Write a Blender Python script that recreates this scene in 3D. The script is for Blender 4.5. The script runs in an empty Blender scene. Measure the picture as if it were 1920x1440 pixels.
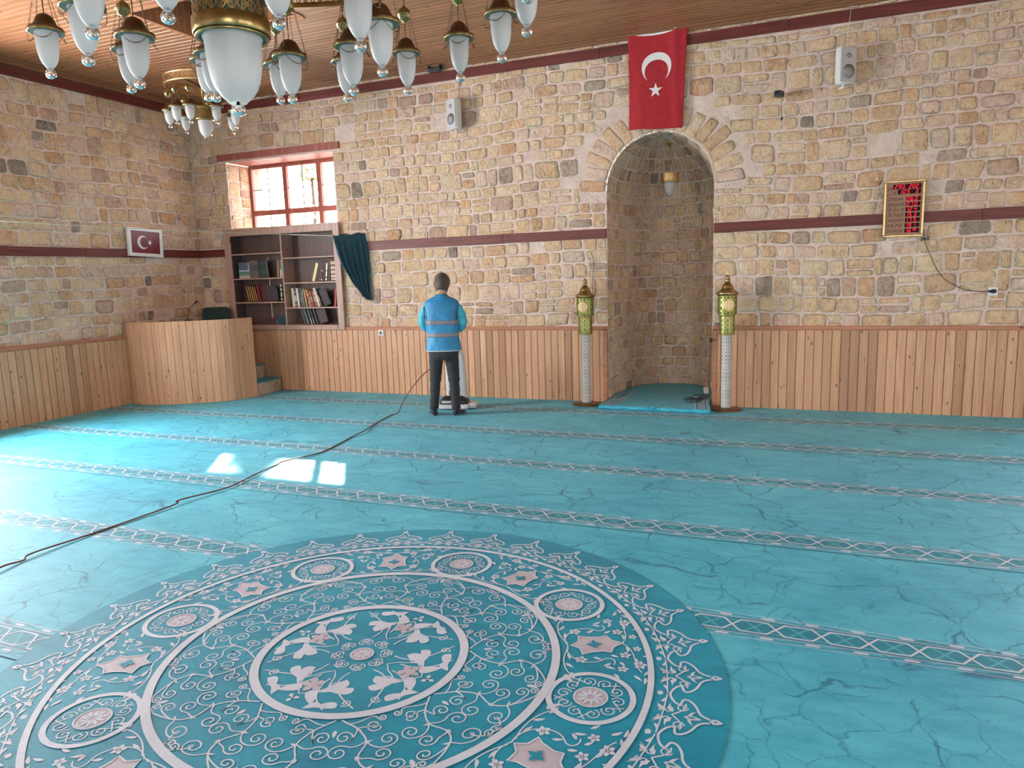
import bpy, math, random
from mathutils import Vector, Matrix, Euler
from math import sin, cos, pi, radians, sqrt, atan2
R = random.Random(7)
SC = bpy.context.scene
COL = SC.collection

# ------------------------------------------------------------------ materials
def srgb(r, g, b):
    f = lambda c: (c/255/12.92) if c/255 <= .04045 else ((c/255+.055)/1.055)**2.4
    return (f(r), f(g), f(b), 1)

class NT:
    def __init__(s, name):
        s.m = bpy.data.materials.new(name); s.m.use_nodes = True
        s.t = s.m.node_tree; s.t.nodes.clear()
        s.out = s.t.nodes.new('ShaderNodeOutputMaterial')
    def n(s, typ, **kw):
        nd = s.t.nodes.new('ShaderNode'+typ)
        for k, v in kw.items():
            if k.startswith('i_'):
                nd.inputs[k[2:].replace('_', ' ')].default_value = v
            else: setattr(nd, k, v)
        return nd
    def l(s, a, b): s.t.links.new(a, b)
    def bsdf(s, color=None, rough=.6, **kw):
        b = s.n('BsdfPrincipled'); b.inputs['Roughness'].default_value = rough
        if color is not None:
            if isinstance(color, tuple): b.inputs['Base Color'].default_value = color
            else: s.l(color, b.inputs['Base Color'])
        for k, v in kw.items(): b.inputs[k.replace('_', ' ')].default_value = v
        s.l(b.outputs[0], s.out.inputs[0]); return b
    def coord(s, scale=(1, 1, 1), kind='Object'):
        tc = s.n('TexCoord'); mp = s.n('Mapping'); mp.inputs['Scale'].default_value = scale
        s.l(tc.outputs[kind], mp.inputs[0]); return mp.outputs[0]
    def noise(s, vec, scale, detail=4, rough=.6, dist=0):
        n = s.n('TexNoise'); n.inputs['Scale'].default_value = scale; n.inputs['Detail'].default_value = detail
        n.inputs['Roughness'].default_value = rough; n.inputs['Distortion'].default_value = dist
        s.l(vec, n.inputs['Vector']); return n.outputs['Fac']
    def ramp(s, fac, stops):
        r = s.n('ValToRGB'); e = r.color_ramp.elements
        while len(e) < len(stops): e.new(.5)
        for i, (p, c) in enumerate(stops):
            e[i].position = p; e[i].color = c if isinstance(c, tuple) else (c, c, c, 1)
        s.l(fac, r.inputs[0]); return r.outputs[0]
    def mix(s, fac, a, b, mode='MIX'):
        m = s.n('Mix', data_type='RGBA', blend_type=mode)
        for v, i in ((fac, 0), (a, 6), (b, 7)):
            if isinstance(v, (int, float, tuple)): m.inputs[i].default_value = v
            else: s.l(v, m.inputs[i])
        return m.outputs[2]
    def math(s, op, a, b=0, c=0):
        m = s.n('Math', operation=op)
        for i, v in enumerate((a, b, c)):
            if isinstance(v, (int, float)): m.inputs[i].default_value = v
            else: s.l(v, m.inputs[i])
        return m.outputs[0]
    def bump(s, b, h, strength=.3, dist=.01):
        n = s.n('Bump'); n.inputs['Strength'].default_value = strength; n.inputs['Distance'].default_value = dist
        s.l(h, n.inputs['Height']); s.l(n.outputs[0], b.inputs['Normal'])

def plain(name, col, rough=.5, **kw):
    t = NT(name); t.bsdf(col, rough, **kw); return t.m

def mat_stone():
    t = NT('limestone'); v = t.coord()
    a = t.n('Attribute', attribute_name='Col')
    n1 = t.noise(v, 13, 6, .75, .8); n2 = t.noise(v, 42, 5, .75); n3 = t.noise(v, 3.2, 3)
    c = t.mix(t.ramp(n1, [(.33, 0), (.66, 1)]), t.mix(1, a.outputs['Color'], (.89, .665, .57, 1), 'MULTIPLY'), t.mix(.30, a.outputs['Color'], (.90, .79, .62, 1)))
    pit = t.ramp(n2, [(.30, 0), (.42, 1)])
    c = t.mix(t.math('MULTIPLY', t.math('SUBTRACT', 1, pit), .55), c, (.22, .15, .105, 1))
    c = t.mix(t.ramp(n3, [(.35, .0), (.75, .28)]), c, (.66, .53, .43, 1))
    ck = t.math('ABSOLUTE', t.math('SUBTRACT', t.noise(t.coord((1, 1, .6)), 8.5, 5, .72, 1.4), .5))
    ckm = t.ramp(t.noise(v, 4.5, 3, .6), [(.50, 0), (.60, 1)])
    c = t.mix(t.math('MULTIPLY', t.math('MULTIPLY', t.ramp(ck, [(.004, 1), (.018, 0)]), ckm), .8), c, (.10, .06, .045, 1))
    b = t.bsdf(c, .9); b.inputs['Specular IOR Level'].default_value = .2
    s = t.n('TexNoise'); s.inputs['Scale'].default_value = 1; s.inputs['Detail'].default_value = 5
    mp = t.coord((26, 26, 14)); t.l(mp, s.inputs['Vector'])
    t.bump(b, t.math('ADD', s.outputs['Fac'], t.math('MULTIPLY', n2, .6)), 1.0, .024)
    return t.m

def mat_mortar():
    t = NT('lime_mortar'); v = t.coord()
    n1 = t.noise(v, 5, 5, .6, .3); n2 = t.noise(v, 45, 4, .7)
    c = t.ramp(n1, [(.3, (.64, .48, .41, 1)), (.55, (.74, .59, .515, 1)), (.75, (.82, .69, .625, 1))])
    c = t.mix(t.ramp(n2, [(.34, .5), (.42, 0)]), c, (.2, .14, .10, 1))
    ck = t.math('ABSOLUTE', t.math('SUBTRACT', t.noise(v, 6.5, 5, .7, 1.2), .5)); ckm = t.ramp(t.noise(v, 3.7, 3, .6), [(.48, 0), (.58, 1)])
    c = t.mix(t.math('MULTIPLY', t.math('MULTIPLY', t.ramp(ck, [(.003, 1), (.014, 0)]), ckm), .75), c, (.10, .06, .045, 1))
    b = t.bsdf(c, .95); b.inputs['Specular IOR Level'].default_value = .15
    t.bump(b, n2, .7, .012); return t.m

def mat_wood(name, c0, c1, c2, axis=2, scale=1.0, rough=.5, knots=True, attr=True):
    t = NT(name)
    sc = [34*scale]*3; sc[axis] = 1.6*scale
    v = t.coord(tuple(sc)); a = t.n('Attribute', attribute_name='Col')
    off = t.n('VectorMath', operation='MULTIPLY_ADD'); t.l(a.outputs['Color'], off.inputs[0]) if attr else None
    off.inputs[1].default_value = (37, 53, 71); t.l(v, off.inputs[2])
    n1 = t.noise(off.outputs[0], 1, 4, .6, .6)
    c = t.ramp(n1, [(.3, c0), (.52, c1), (.7, c2)])
    if attr:
        h = t.n('SeparateColor'); t.l(a.outputs['Color'], h.inputs[0])
        c = t.mix(t.ramp(h.outputs[0], [(.80, 0), (.95, .55)]), c, tuple(x*.42 for x in c0[:3])+(1,))
        c = t.mix(t.math('MULTIPLY', h.outputs[1], .38), c, tuple(x*.72 for x in c1[:3])+(1,))
    if knots:
        vo = t.n('TexVoronoi'); vo.inputs['Scale'].default_value = 1
        kc = [11*scale]*3; kc[axis] = 5*scale
        k = t.coord(tuple(kc)); off2 = t.n('VectorMath', operation='MULTIPLY_ADD'); off2.inputs[1].default_value = (11, 13, 17)
        if attr: t.l(a.outputs['Color'], off2.inputs[0])
        t.l(k, off2.inputs[2]); t.l(off2.outputs[0], vo.inputs['Vector'])
        c = t.mix(t.ramp(vo.outputs['Distance'], [(.07, .85), (.13, 0)]), c, tuple(x*.18 for x in c0[:3])+(1,))
    b = t.bsdf(c, rough); t.bump(b, n1, .12, .003); return t.m

def mat_carpet(name, c0, c1, vein, veins=True, sheen=.10):
    t = NT(name); v = t.coord()
    n0 = t.noise(v, 1.3, 4, .6, .5); n2 = t.noise(v, 260, 2, .7)
    mp = t.coord((2.2, 7, 1)); n1 = t.noise(mp, 1.6, 5, .65, .6)
    c = t.mix(t.ramp(t.math('ADD', t.math('MULTIPLY', n0, .5), t.math('MULTIPLY', n1, .5)), [(.36, 0), (.62, 1)]), c0, c1)
    if veins:
        dn = t.n('TexNoise'); dn.inputs['Scale'].default_value = 3.2; dn.inputs['Detail'].default_value = 4; t.l(v, dn.inputs['Vector'])
        for sc, w, st in ((1.7, .0055, .9), (3.9, .009, .6)):
            ad = t.n('VectorMath', operation='MULTIPLY_ADD'); t.l(dn.outputs['Color'], ad.inputs[0]); ad.inputs[1].default_value = (.32, .32, 0); t.l(v, ad.inputs[2])
            vo = t.n('TexVoronoi', feature='DISTANCE_TO_EDGE'); vo.inputs['Scale'].default_value = sc; t.l(ad.outputs[0], vo.inputs['Vector'])
            msk = t.ramp(t.noise(v, sc*1.4, 4, .7), [(.42, 0), (.56, 1)])
            ln = t.ramp(vo.outputs['Distance'], [(w*.4, 1), (w*2.6, 0)])
            c = t.mix(t.math('MULTIPLY', t.math('MULTIPLY', ln, msk), st), c, vein)
        sp = t.noise(v, 42, 3, .7, .3)
        c = t.mix(t.ramp(sp, [(.58, 0), (.72, .38)]), c, vein)
    c = t.mix(t.ramp(n2, [(.3, .22), (.6, 0)]), c, tuple(x*.5 for x in c0[:3])+(1,))
    b = t.bsdf(c, .58); b.inputs['Sheen Weight'].default_value = sheen; b.inputs['Sheen Roughness'].default_value = .35
    b.inputs['Specular IOR Level'].default_value = .27
    t.bump(b, n2, .5, .004); return t.m

def mat_metal(name, col, rough, dark=None):
    t = NT(name)
    v = t.coord(); n = t.noise(v, 14, 4, .6)
    c = t.mix(t.ramp(n, [(.35, 0), (.7, 1)]), dark or tuple(x*.55 for x in col[:3])+(1,), col)
    b = t.bsdf(c, rough, Metallic=1.0); return t.m

def mat_fabric(name, col, col2=None, rough=.85, sheen=.25, scale=60):
    t = NT(name); v = t.coord(); n = t.noise(v, scale, 3, .7); w = t.noise(v, 7, 4, .6, 1.2)
    c = t.mix(t.ramp(w, [(.35, 0), (.7, 1)]), col, col2 or tuple(min(1, x*1.35) for x in col[:3])+(1,))
    b = t.bsdf(c, rough); b.inputs['Sheen Weight'].default_value = sheen
    t.bump(b, t.math('ADD', t.math('MULTIPLY', n, .15), w), .5, .03); return t.m

def mat_emit(name, col, st):
    t = NT(name); e = t.n('Emission'); e.inputs[0].default_value = col; e.inputs[1].default_value = st
    t.l(e.outputs[0], t.out.inputs[0]); return t.m

def mat_frosted():
    t = NT('frosted_glass')
    d = t.n('BsdfPrincipled'); d.inputs['Base Color'].default_value = (.76, .74, .73, 1); d.inputs['Roughness'].default_value = .38
    tr = t.n('BsdfTranslucent'); tr.inputs[0].default_value = (.78, .78, .78, 1)
    m = t.n('MixShader'); m.inputs[0].default_value = .5
    t.l(d.outputs[0], m.inputs[1]); t.l(tr.outputs[0], m.inputs[2]); t.l(m.outputs[0], t.out.inputs[0]); return t.m

def mat_pane():
    t = NT('window_glass')
    a = t.n('BsdfTransparent'); a.inputs[0].default_value = (.93, .95, .95, 1)
    g = t.n('BsdfGlossy'); g.inputs['Roughness'].default_value = .02
    m = t.n('MixShader'); m.inputs[0].default_value = .05
    t.l(a.outputs[0], m.inputs[1]); t.l(g.outputs[0], m.inputs[2]); t.l(m.outputs[0], t.out.inputs[0]); return t.m

M = {}
M['stone'] = mat_stone(); M['mortar'] = mat_mortar()
M['board'] = mat_wood('pine_boards', (.54, .275, .15, 1), (.65, .365, .21, 1), (.73, .45, .28, 1), 2, 1, .5)
M['ceil'] = mat_wood('ceiling_pine', (.25, .100, .043, 1), (.36, .155, .070, 1), (.45, .21, .105, 1), 0, .7, .42)
M['rail'] = mat_wood('rail_wood', (.36, .13, .07, 1), (.46, .19, .10, 1), (.53, .25, .14, 1), 0, 1, .5, attr=False)
M['beam'] = mat_wood('red_stained_beam', (.085, .012, .010, 1), (.135, .022, .017, 1), (.19, .038, .03, 1), 0, .8, .5, knots=False, attr=False)
M['frame'] = mat_wood('red_window_wood', (.25, .06, .045, 1), (.34, .10, .075, 1), (.42, .15, .11, 1), 2, .8, .5, knots=False, attr=False)
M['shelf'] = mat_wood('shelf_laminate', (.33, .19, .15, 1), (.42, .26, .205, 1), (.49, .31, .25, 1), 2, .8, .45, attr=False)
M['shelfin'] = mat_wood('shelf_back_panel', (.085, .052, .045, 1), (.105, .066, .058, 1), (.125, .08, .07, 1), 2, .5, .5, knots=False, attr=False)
M['carpet'] = mat_carpet('turquoise_carpet', (.030, .37, .54, 1), (.095, .56, .72, 1), (.001, .15, .26, 1))
M['teal'] = mat_carpet('teal_carpet', (.001, .22, .35, 1), (.006, .34, .50, 1), (.004, .12, .16, 1), False)
M['band'] = mat_carpet('band_carpet', (.004, .20, .30, 1), (.010, .28, .40, 1), (.004, .1, .15, 1), False)
M['mid'] = mat_carpet('light_turquoise_pile', (.04, .38, .47, 1), (.09, .48, .58, 1), (0, 0, 0, 1), False)
M['white'] = mat_carpet('pale_pile', (.58, .63, .74, 1), (.70, .75, .86, 1), (0, 0, 0, 1), False)
M['pink'] = mat_carpet('pinkish_pile', (.48, .44, .50, 1), (.62, .58, .66, 1), (0, 0, 0, 1), False)
M['seam'] = plain('carpet_seam', (.004, .07, .09, 1), .9)
M['brass'] = mat_metal('aged_brass', (.55, .40, .17, 1), .32, (.30, .21, .09, 1))
M['cap'] = mat_metal('bronze_cap', (.22, .135, .07, 1), .45, (.14, .085, .05, 1))
M['gold'] = mat_metal('gold_trim', (.72, .52, .26, 1), .38, (.50, .34, .15, 1))
M['liner'] = plain('dull_green_liner', (.10, .17, .14, 1), .5)
M['frost'] = mat_frosted(); M['pane'] = mat_pane()
M['clear'] = plain('clear_glass', (.95, .97, .97, 1), .02, Transmission_Weight=1.0, IOR=1.45)
M['black'] = plain('black_plastic', (.012, .012, .014, 1), .4)
M['darkgrey'] = plain('dark_grey_plastic', (.04, .042, .048, 1), .45)
M['wplastic'] = plain('white_plastic', (.78, .76, .74, 1), .35)
M['grille'] = plain('grey_grille', (.52, .50, .51, 1), .6)
M['vgrey'] = plain('pale_grey_plastic', (.62, .61, .61, 1), .35)
M['red'] = mat_fabric('red_flag_cloth', (.36, .008, .016, 1), (.44, .012, .022, 1))
M['fwhite'] = plain('flag_white', (.80, .78, .77, 1), .8)
M['dred'] = plain('dark_red_print', (.17, .012, .025, 1), .35)
M['green'] = plain('green_enamel', (.035, .27, .03, 1), .4)
M['curtain'] = mat_fabric('teal_curtain_cloth', (.006, .055, .085, 1), (.01, .085, .12, 1), .8, .4)
M['vest'] = mat_fabric('blue_vest_cloth', (.010, .17, .38, 1), (.025, .28, .50, 1), .5, .05)
M['sleeve'] = mat_fabric('light_blue_shirt', (.045, .40, .56, 1), (.07, .50, .66, 1), .7, .1)
M['band_refl'] = plain('reflective_band', (.20, .19, .21, 1), .4)
M['trouser'] = mat_fabric('charcoal_denim', (.016, .018, .022, 1), (.03, .033, .038, 1), .85, .1)
M['sock'] = mat_fabric('navy_socks', (.008, .012, .022, 1))
M['skin'] = plain('skin', (.50, .30, .21, 1), .5, Subsurface_Weight=.1)
M['hair'] = mat_fabric('short_brown_hair', (.05, .03, .02, 1), (.09, .058, .04, 1), .6, .2, 200)
M['cable'] = plain('red_brown_cable', (.13, .022, .018, 1), .5)
M['cord'] = plain('pale_cord', (.42, .46, .38, 1), .7)
M['lattice'] = plain('white_lattice', (.70, .66, .62, 1), .45)
M['ldark'] = plain('grey_lattice_ground', (.20, .18, .18, 1), .6)
M['leaf'] = mat_fabric('evergreen_leaves', (.45, .50, .36, 1), (.55, .60, .45, 1))
M['bark'] = plain('bark', (.12, .08, .05, 1), .9)
M['ground'] = plain('dry_ground', (.35, .30, .23, 1), .95)
M['plaster'] = plain('lime_plaster', (.60, .48, .38, 1), .9)
M['chair'] = mat_fabric('dark_green_upholstery', (.010, .028, .028, 1))

# ------------------------------------------------------------------ mesh builder
class MB:
    def __init__(s): s.v = []; s.f = []; s.m = []; s.s = []; s.c = []
    def add(s, vs, fs, mat=0, smooth=False, col=(1, 1, 1)):
        o = len(s.v); s.v += [tuple(v) for v in vs]; s.c += [col]*len(vs)
        for f in fs: s.f.append([i+o for i in f]); s.m.append(mat); s.s.append(smooth)
        return o
    def box(s, a, b, mat=0, col=(1, 1, 1), mtx=None):
        x0, y0, z0 = a; x1, y1, z1 = b
        vs = [Vector(p) for p in ((x0,y0,z0),(x1,y0,z0),(x1,y1,z0),(x0,y1,z0),(x0,y0,z1),(x1,y0,z1),(x1,y1,z1),(x0,y1,z1))]
        if mtx: vs = [mtx @ v for v in vs]
        s.add(vs, [(0,3,2,1),(4,5,6,7),(0,1,5,4),(1,2,6,5),(2,3,7,6),(3,0,4,7)], mat, False, col)
    def lathe(s, prof, c=(0, 0, 0), n=24, mat=0, smooth=True, mtx=None, flute=0, nf=8):
        vs = []; fs = []
        for r, z in prof:
            for i in range(n):
                a = 2*pi*i/n; rr = r*(1+flute*cos(nf*a)) if flute else r
                p = Vector((c[0]+rr*cos(a), c[1]+rr*sin(a), c[2]+z)); vs.append(mtx @ p if mtx else p)
        for j in range(len(prof)-1):
            for i in range(n):
                k = (i+1) % n; fs.append((j*n+i, j*n+k, (j+1)*n+k, (j+1)*n+i))
        if 1e-5 < prof[0][0] < .03: fs.append(tuple(range(n))[::-1])
        if 1e-5 < prof[-1][0] < .03: fs.append(tuple((len(prof)-1)*n+i for i in range(n)))
        s.add(vs, fs, mat, smooth)
    def shell(s, prof, **k):  # open lathe without caps
        nf0 = len(s.f); s.lathe(prof, **k)
        return
    def tube(s, pts, r, n=8, mat=0, rads=None, cap=True, flat=None):
        pts = [Vector(p) for p in pts]; vs = []; fs = []; up = None
        for i, p in enumerate(pts):
            d = (pts[min(i+1, len(pts)-1)]-pts[max(i-1, 0)]).normalized()
            if up is None:
                up = Vector((0, 0, 1)) if abs(d.z) < .9 else Vector((1, 0, 0))
            up = (up-d*up.dot(d)).normalized(); sd = d.cross(up)
            rr = rads[i] if rads else r
            for k in range(n):
                a = 2*pi*k/n; vs.append(p+up*rr*cos(a)*(flat or 1)+sd*rr*sin(a))
        for i in range(len(pts)-1):
            for k in range(n):
                q = (k+1) % n; fs.append((i*n+k, i*n+q, (i+1)*n+q, (i+1)*n+k))
        if cap: fs.append(tuple(range(n))[::-1]); fs.append(tuple((len(pts)-1)*n+k for k in range(n)))
        s.add(vs, fs, mat, True)
    def loft(s, rings, mat=0, smooth=True, cap=True):
        n = len(rings[0]); vs = [p for r in rings for p in r]; fs = []
        for j in range(len(rings)-1):
            for i in range(n):
                k = (i+1) % n; fs.append((j*n+i, j*n+k, (j+1)*n+k, (j+1)*n+i))
        if cap: fs.append(tuple(range(n))[::-1]); fs.append(tuple((len(rings)-1)*n+i for i in range(n)))
        s.add(vs, fs, mat, smooth)
    def sphere(s, c, r, n=16, mat=0, sz=1):
        s.lathe([(max(r*sin(pi*j/n), 0), -r*sz*cos(pi*j/n)) for j in range(n+1)], c, n, mat)
    def prism(s, pts, d, mat=0):  # closed 3D outline extruded by vector d
        n = len(pts); d = Vector(d); a = [Vector(p) for p in pts]; b = [p+d for p in a]
        s.add(a+b, [tuple(range(n)), tuple(range(n, 2*n))[::-1]]+[(i, i+n, (i+1) % n+n, (i+1) % n) for i in range(n)], mat)
    def build(s, name, mats, parent=None, org=None, bevel=0, solid=0, subs=0):
        me = bpy.data.meshes.new(name); o0 = Vector(org) if org else Vector((0, 0, 0))
        me.from_pydata([tuple(Vector(v)-o0) for v in s.v], [], s.f)
        for m in (mats if isinstance(mats, list) else [mats]): me.materials.append(M[m] if isinstance(m, str) else m)
        me.polygons.foreach_set('material_index', s.m); me.polygons.foreach_set('use_smooth', s.s)
        ca = me.color_attributes.new('Col', 'FLOAT_COLOR', 'POINT')
        buf = []
        for c in s.c: buf += [c[0], c[1], c[2], 1]
        ca.data.foreach_set('color', buf); me.update()
        o = bpy.data.objects.new(name, me); COL.objects.link(o)
        if parent is not None: o.parent = parent
        elif org: o.location = o0
        if solid: q = o.modifiers.new('s', 'SOLIDIFY'); q.thickness = solid; q.offset = 0
        if bevel: q = o.modifiers.new('b', 'BEVEL'); q.width = bevel; q.segments = 2; q.limit_method = 'ANGLE'
        if subs: q = o.modifiers.new('u', 'SUBSURF'); q.levels = q.render_levels = subs
        return o

def tag(o, label=None, cat=None, group=None, kind=None):
    if label: o['label'] = label
    if cat: o['category'] = cat
    if group: o['group'] = group
    if kind: o['kind'] = kind
    return o
def thing(name, loc, label, cat, group=None, rz=0):
    o = bpy.data.objects.new(name, None); COL.objects.link(o); o.location = loc; o.rotation_euler[2] = rz
    o.empty_display_size = .1
    return tag(o, label, cat, group)
def struct(o): o['kind'] = 'structure'; return o
def copy_tree(src, parent=None):
    c = src.copy(); COL.objects.link(c); c.parent = parent
    for ch in list(src.children): copy_tree(ch, c)
    return c
def lerp(a, b, t): return a+(b-a)*t

# ------------------------------------------------------------------ dimensions
W, D, H = 14.9, 13.6, 4.50          # room: x 0..W, y 0..-D, ceiling height
ZW = 0.995                          # wainscot top
B1, B2 = (2.118, 2.236), (4.30, 4.42)   # mid and top beams
NX, NA, NB, NZ = 7.45, .66, 1.42, 2.70  # niche centre, half width, depth, spring height
WIN = (.69, 2.70, 1.02, 3.56)       # window opening
SH0, SH1 = .61, 2.725               # shelf recess

# ------------------------------------------------------------------ stones
PAL = [((.76,.59,.37), 26), ((.80,.66,.46), 26), ((.72,.51,.30), 15), ((.66,.42,.23), 8), ((.78,.62,.50), 16),
       ((.54,.37,.28), 5), ((.42,.33,.27), 3), ((.27,.23,.20), 1.3), ((.16,.14,.12), .9)]
def pick(rr):
    t = rr.random()*sum(w for _, w in PAL)
    for c, w in PAL:
        t -= w
        if t <= 0: break
    k = rr.uniform(.9, 1.1); q = rr.uniform(.96, 1.04); return (min(1, c[0]*k), min(1, c[1]*k*(1+(q-1)*.4)), min(1, c[2]*k*q))
def warp(u, v):
    return u+.018*sin(v*2.3+u*.7)+.010*sin(v*5.1), v+.022*sin(u*1.1+.4)+.012*sin(u*2.9+v)
def stone(mb, cx, cy, hw, hh, fn, rr, ang=0, mat=1, keep=None, dw=True, rise=1):
    n = 20; co = pick(rr); rnd = rr.uniform(.35, 1.15); h = rr.uniform(.007, .018)*rise
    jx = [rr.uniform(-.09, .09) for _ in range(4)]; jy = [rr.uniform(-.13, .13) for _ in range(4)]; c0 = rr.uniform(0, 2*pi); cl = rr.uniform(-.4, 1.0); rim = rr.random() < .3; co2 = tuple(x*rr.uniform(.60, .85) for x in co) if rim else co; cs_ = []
    out = []
    for i in range(n):
        a = 2*pi*(i+.5)/n; e = 2/(2.0+rnd*6)
        x = abs(cos(a))**e*(1 if cos(a) > 0 else -1); y = abs(sin(a))**e*(1 if sin(a) > 0 else -1)
        q = (0 if x > 0 else 1)+(0 if y > 0 else 2)
        x = x*(1+jx[q]*abs(y)); y = y*(1+jy[q]*abs(x)); j = 1+rr.uniform(-.045, .035)
        out.append((x*hw*j, y*hh*j))
    tx, ty = rr.uniform(-.3, .3)*h/hw, rr.uniform(-.3, .3)*h/hh
    vs = []; mv = 0
    for sc, hz in ((1.0, -.004), (.955, .35), (.90, .72), (.66, .95)):
        for i_, (x, y) in enumerate(out):
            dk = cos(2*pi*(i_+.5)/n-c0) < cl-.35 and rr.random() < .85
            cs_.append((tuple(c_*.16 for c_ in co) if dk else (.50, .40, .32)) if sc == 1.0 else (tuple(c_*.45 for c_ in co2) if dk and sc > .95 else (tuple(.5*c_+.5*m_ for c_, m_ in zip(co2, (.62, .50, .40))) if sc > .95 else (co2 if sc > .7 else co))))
            X, Y = x*sc, y*sc
            if ang: X, Y = X*cos(ang)-Y*sin(ang), X*sin(ang)+Y*cos(ang)
            u, v = cx+X, cy+Y
            if dw: u, v = warp(u, v)
            pu, pv = u, v
            if keep: u, v = keep(u, v)
            if keep: mv += abs(u-pu)+abs(v-pv) > .05
            z = hz*h if hz > 0 else hz
            if hz > 0: z += (x*tx+y*ty)*sc+rr.uniform(-.0018, .0018)
            vs.append(fn(u, v, z))
    u, v = (cx, cy)
    if dw: u, v = warp(u, v)
    if keep: u, v = keep(u, v)
    if mv > 26: return
    vs.append(fn(u, v, h*rr.uniform(.85, 1.15)))
    fs = []
    for k in range(3):
        for i in range(n):
            j = (i+1) % n; fs.append((k*n+i, k*n+j, (k+1)*n+j, (k+1)*n+i))
    for i in range(n): fs.append((3*n+i, 3*n+(i+1) % n, 4*n))
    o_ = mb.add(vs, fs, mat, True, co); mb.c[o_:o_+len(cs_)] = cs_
def masonry(mb, u0, u1, v0, v1, fn, holes=(), circle=None, seed=1, rh=(.13, .235), sw=(.13, .36), keep=None, dw=True):
    rr = random.Random(seed); v = v0
    while v < v1-.04:
        h = min(rr.uniform(*rh), v1-v)
        if v1-(v+h) < .07: h = v1-v
        spans = [(u0, u1)]
        for a, b, c, d in holes:
            if v+h > c+.02 and v < d-.02:
                ns = []
                for s0, s1 in spans:
                    if b <= s0 or a >= s1: ns.append((s0, s1)); continue
                    if a > s0+.03: ns.append((s0, a))
                    if b < s1-.03: ns.append((b, s1))
                spans = ns
        for s0, s1 in spans:
            u = s0
            while u < s1-.02:
                w = rr.uniform(*sw)
                if rr.random() < .12: w *= .6
                if s1-(u+w) < .09: w = s1-u
                g = rr.uniform(.004, .013)
                cells = [(u, v, w, h)]
                if h > .17 and rr.random() < .22:
                    k = rr.uniform(.35, .65)*h; cells = [(u, v, w, k), (u, v+k, w, h-k)]
                elif w > .24 and h < .16 and rr.random() < .2:
                    k = rr.uniform(.4, .6)*w; cells = [(u, v, k, h), (u+k, v, w-k, h)]
                for a, b, cw, chh in cells:
                    cx, cy = a+cw/2, b+chh/2
                    if circle and (cx-circle[0])**2+(max(cy-circle[1], 0))**2 < circle[2]**2 and cy > circle[1]-.02: continue
                    if rr.random() < .01: continue
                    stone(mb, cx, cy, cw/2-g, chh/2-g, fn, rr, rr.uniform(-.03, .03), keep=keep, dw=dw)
                u += w
        v += h
# ------------------------------------------------------------------ room shell
def frame_mtx(o, x, y): 
    x, y = Vector(x), Vector(y); z = x.cross(y)
    return Matrix(((x.x, y.x, z.x, o[0]), (x.y, y.y, z.y, o[1]), (x.z, y.z, z.z, o[2]), (0, 0, 0, 1)))
MB_ = frame_mtx((0, 0, 0), (1, 0, 0), (0, 1, 0))
ML_ = frame_mtx((0, -D, 0), (0, 1, 0), (-1, 0, 0))
MR_ = frame_mtx((W, 0, 0), (0, -1, 0), (1, 0, 0))
MF_ = frame_mtx((W, -D, 0), (-1, 0, 0), (0, -1, 0))

def base(mb, mt, L, holes, arch=None, mat=0):
    xs = {0, L}; zs = {0, H+.1}
    for a, b, c, d in holes: xs |= {a, b}; zs |= {c, d}
    if arch: xs |= {arch[0]-arch[1], arch[0]+arch[1]}; zs |= {arch[2], arch[2]+arch[1]}
    xs = sorted(xs); zs = sorted(zs)
    for i in range(len(xs)-1):
        for j in range(len(zs)-1):
            cx, cz = (xs[i]+xs[i+1])/2, (zs[j]+zs[j+1])/2
            if any(a < cx < b and c < cz < d for a, b, c, d in holes): continue
            if arch and abs(cx-arch[0]) < arch[1] and arch[2] < cz < arch[2]+arch[1]: continue
            mb.add([mt @ Vector(p) for p in ((xs[i], 0, zs[j]), (xs[i+1], 0, zs[j]), (xs[i+1], 0, zs[j+1]), (xs[i], 0, zs[j+1]))], [(0, 1, 2, 3)], mat)
    if arch:
        X, Ra, Z = arch; n = 36
        for i in range(n):
            a0, a1 = pi-pi*i/n, pi-pi*(i+1)/n
            p = [(X+Ra*cos(a0), 0, Z+Ra*sin(a0)), (X+Ra*cos(a1), 0, Z+Ra*sin(a1)), (X+Ra*cos(a1), 0, Z+Ra), (X+Ra*cos(a0), 0, Z+Ra)]
            mb.add([mt @ Vector(q) for q in p], [(0, 1, 2, 3)], mat)
def keeper(holes, m=.004, circle=None):
    def k(u, v):
        for a, b, c, d in holes:
            if a-m < u < b+m and c-m < v < d+m:
                ds = [(u-a+m, 0), (b+m-u, 1), (v-c+m, 2), (d+m-v, 3)]; w = min(ds)[1]
                if w == 0: u = a-m
                elif w == 1: u = b+m
                elif w == 2: v = c-m
                else: v = d+m
        if circle and v > circle[1]-.01:
            dx, dy = u-circle[0], v-circle[1]; r = sqrt(dx*dx+dy*dy)
            if r < circle[2]: u, v = circle[0]+dx*circle[2]/r, circle[1]+dy*circle[2]/r
        return u, v
    return k
def tunnel(mb, mt, x0, x1, z0, z1, d0, d1, mat=0, skip=''):
    q = dict(l=((x0,d0,z0),(x0,d1,z0),(x0,d1,z1),(x0,d0,z1)), r=((x1,d0,z0),(x1,d0,z1),(x1,d1,z1),(x1,d1,z0)),
             b=((x0,d0,z0),(x1,d0,z0),(x1,d1,z0),(x0,d1,z0)), t=((x0,d0,z1),(x0,d1,z1),(x1,d1,z1),(x1,d0,z1)))
    for k, p in q.items():
        if k not in skip: mb.add([mt @ Vector(a) for a in p], [(0, 1, 2, 3)], mat)

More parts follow.
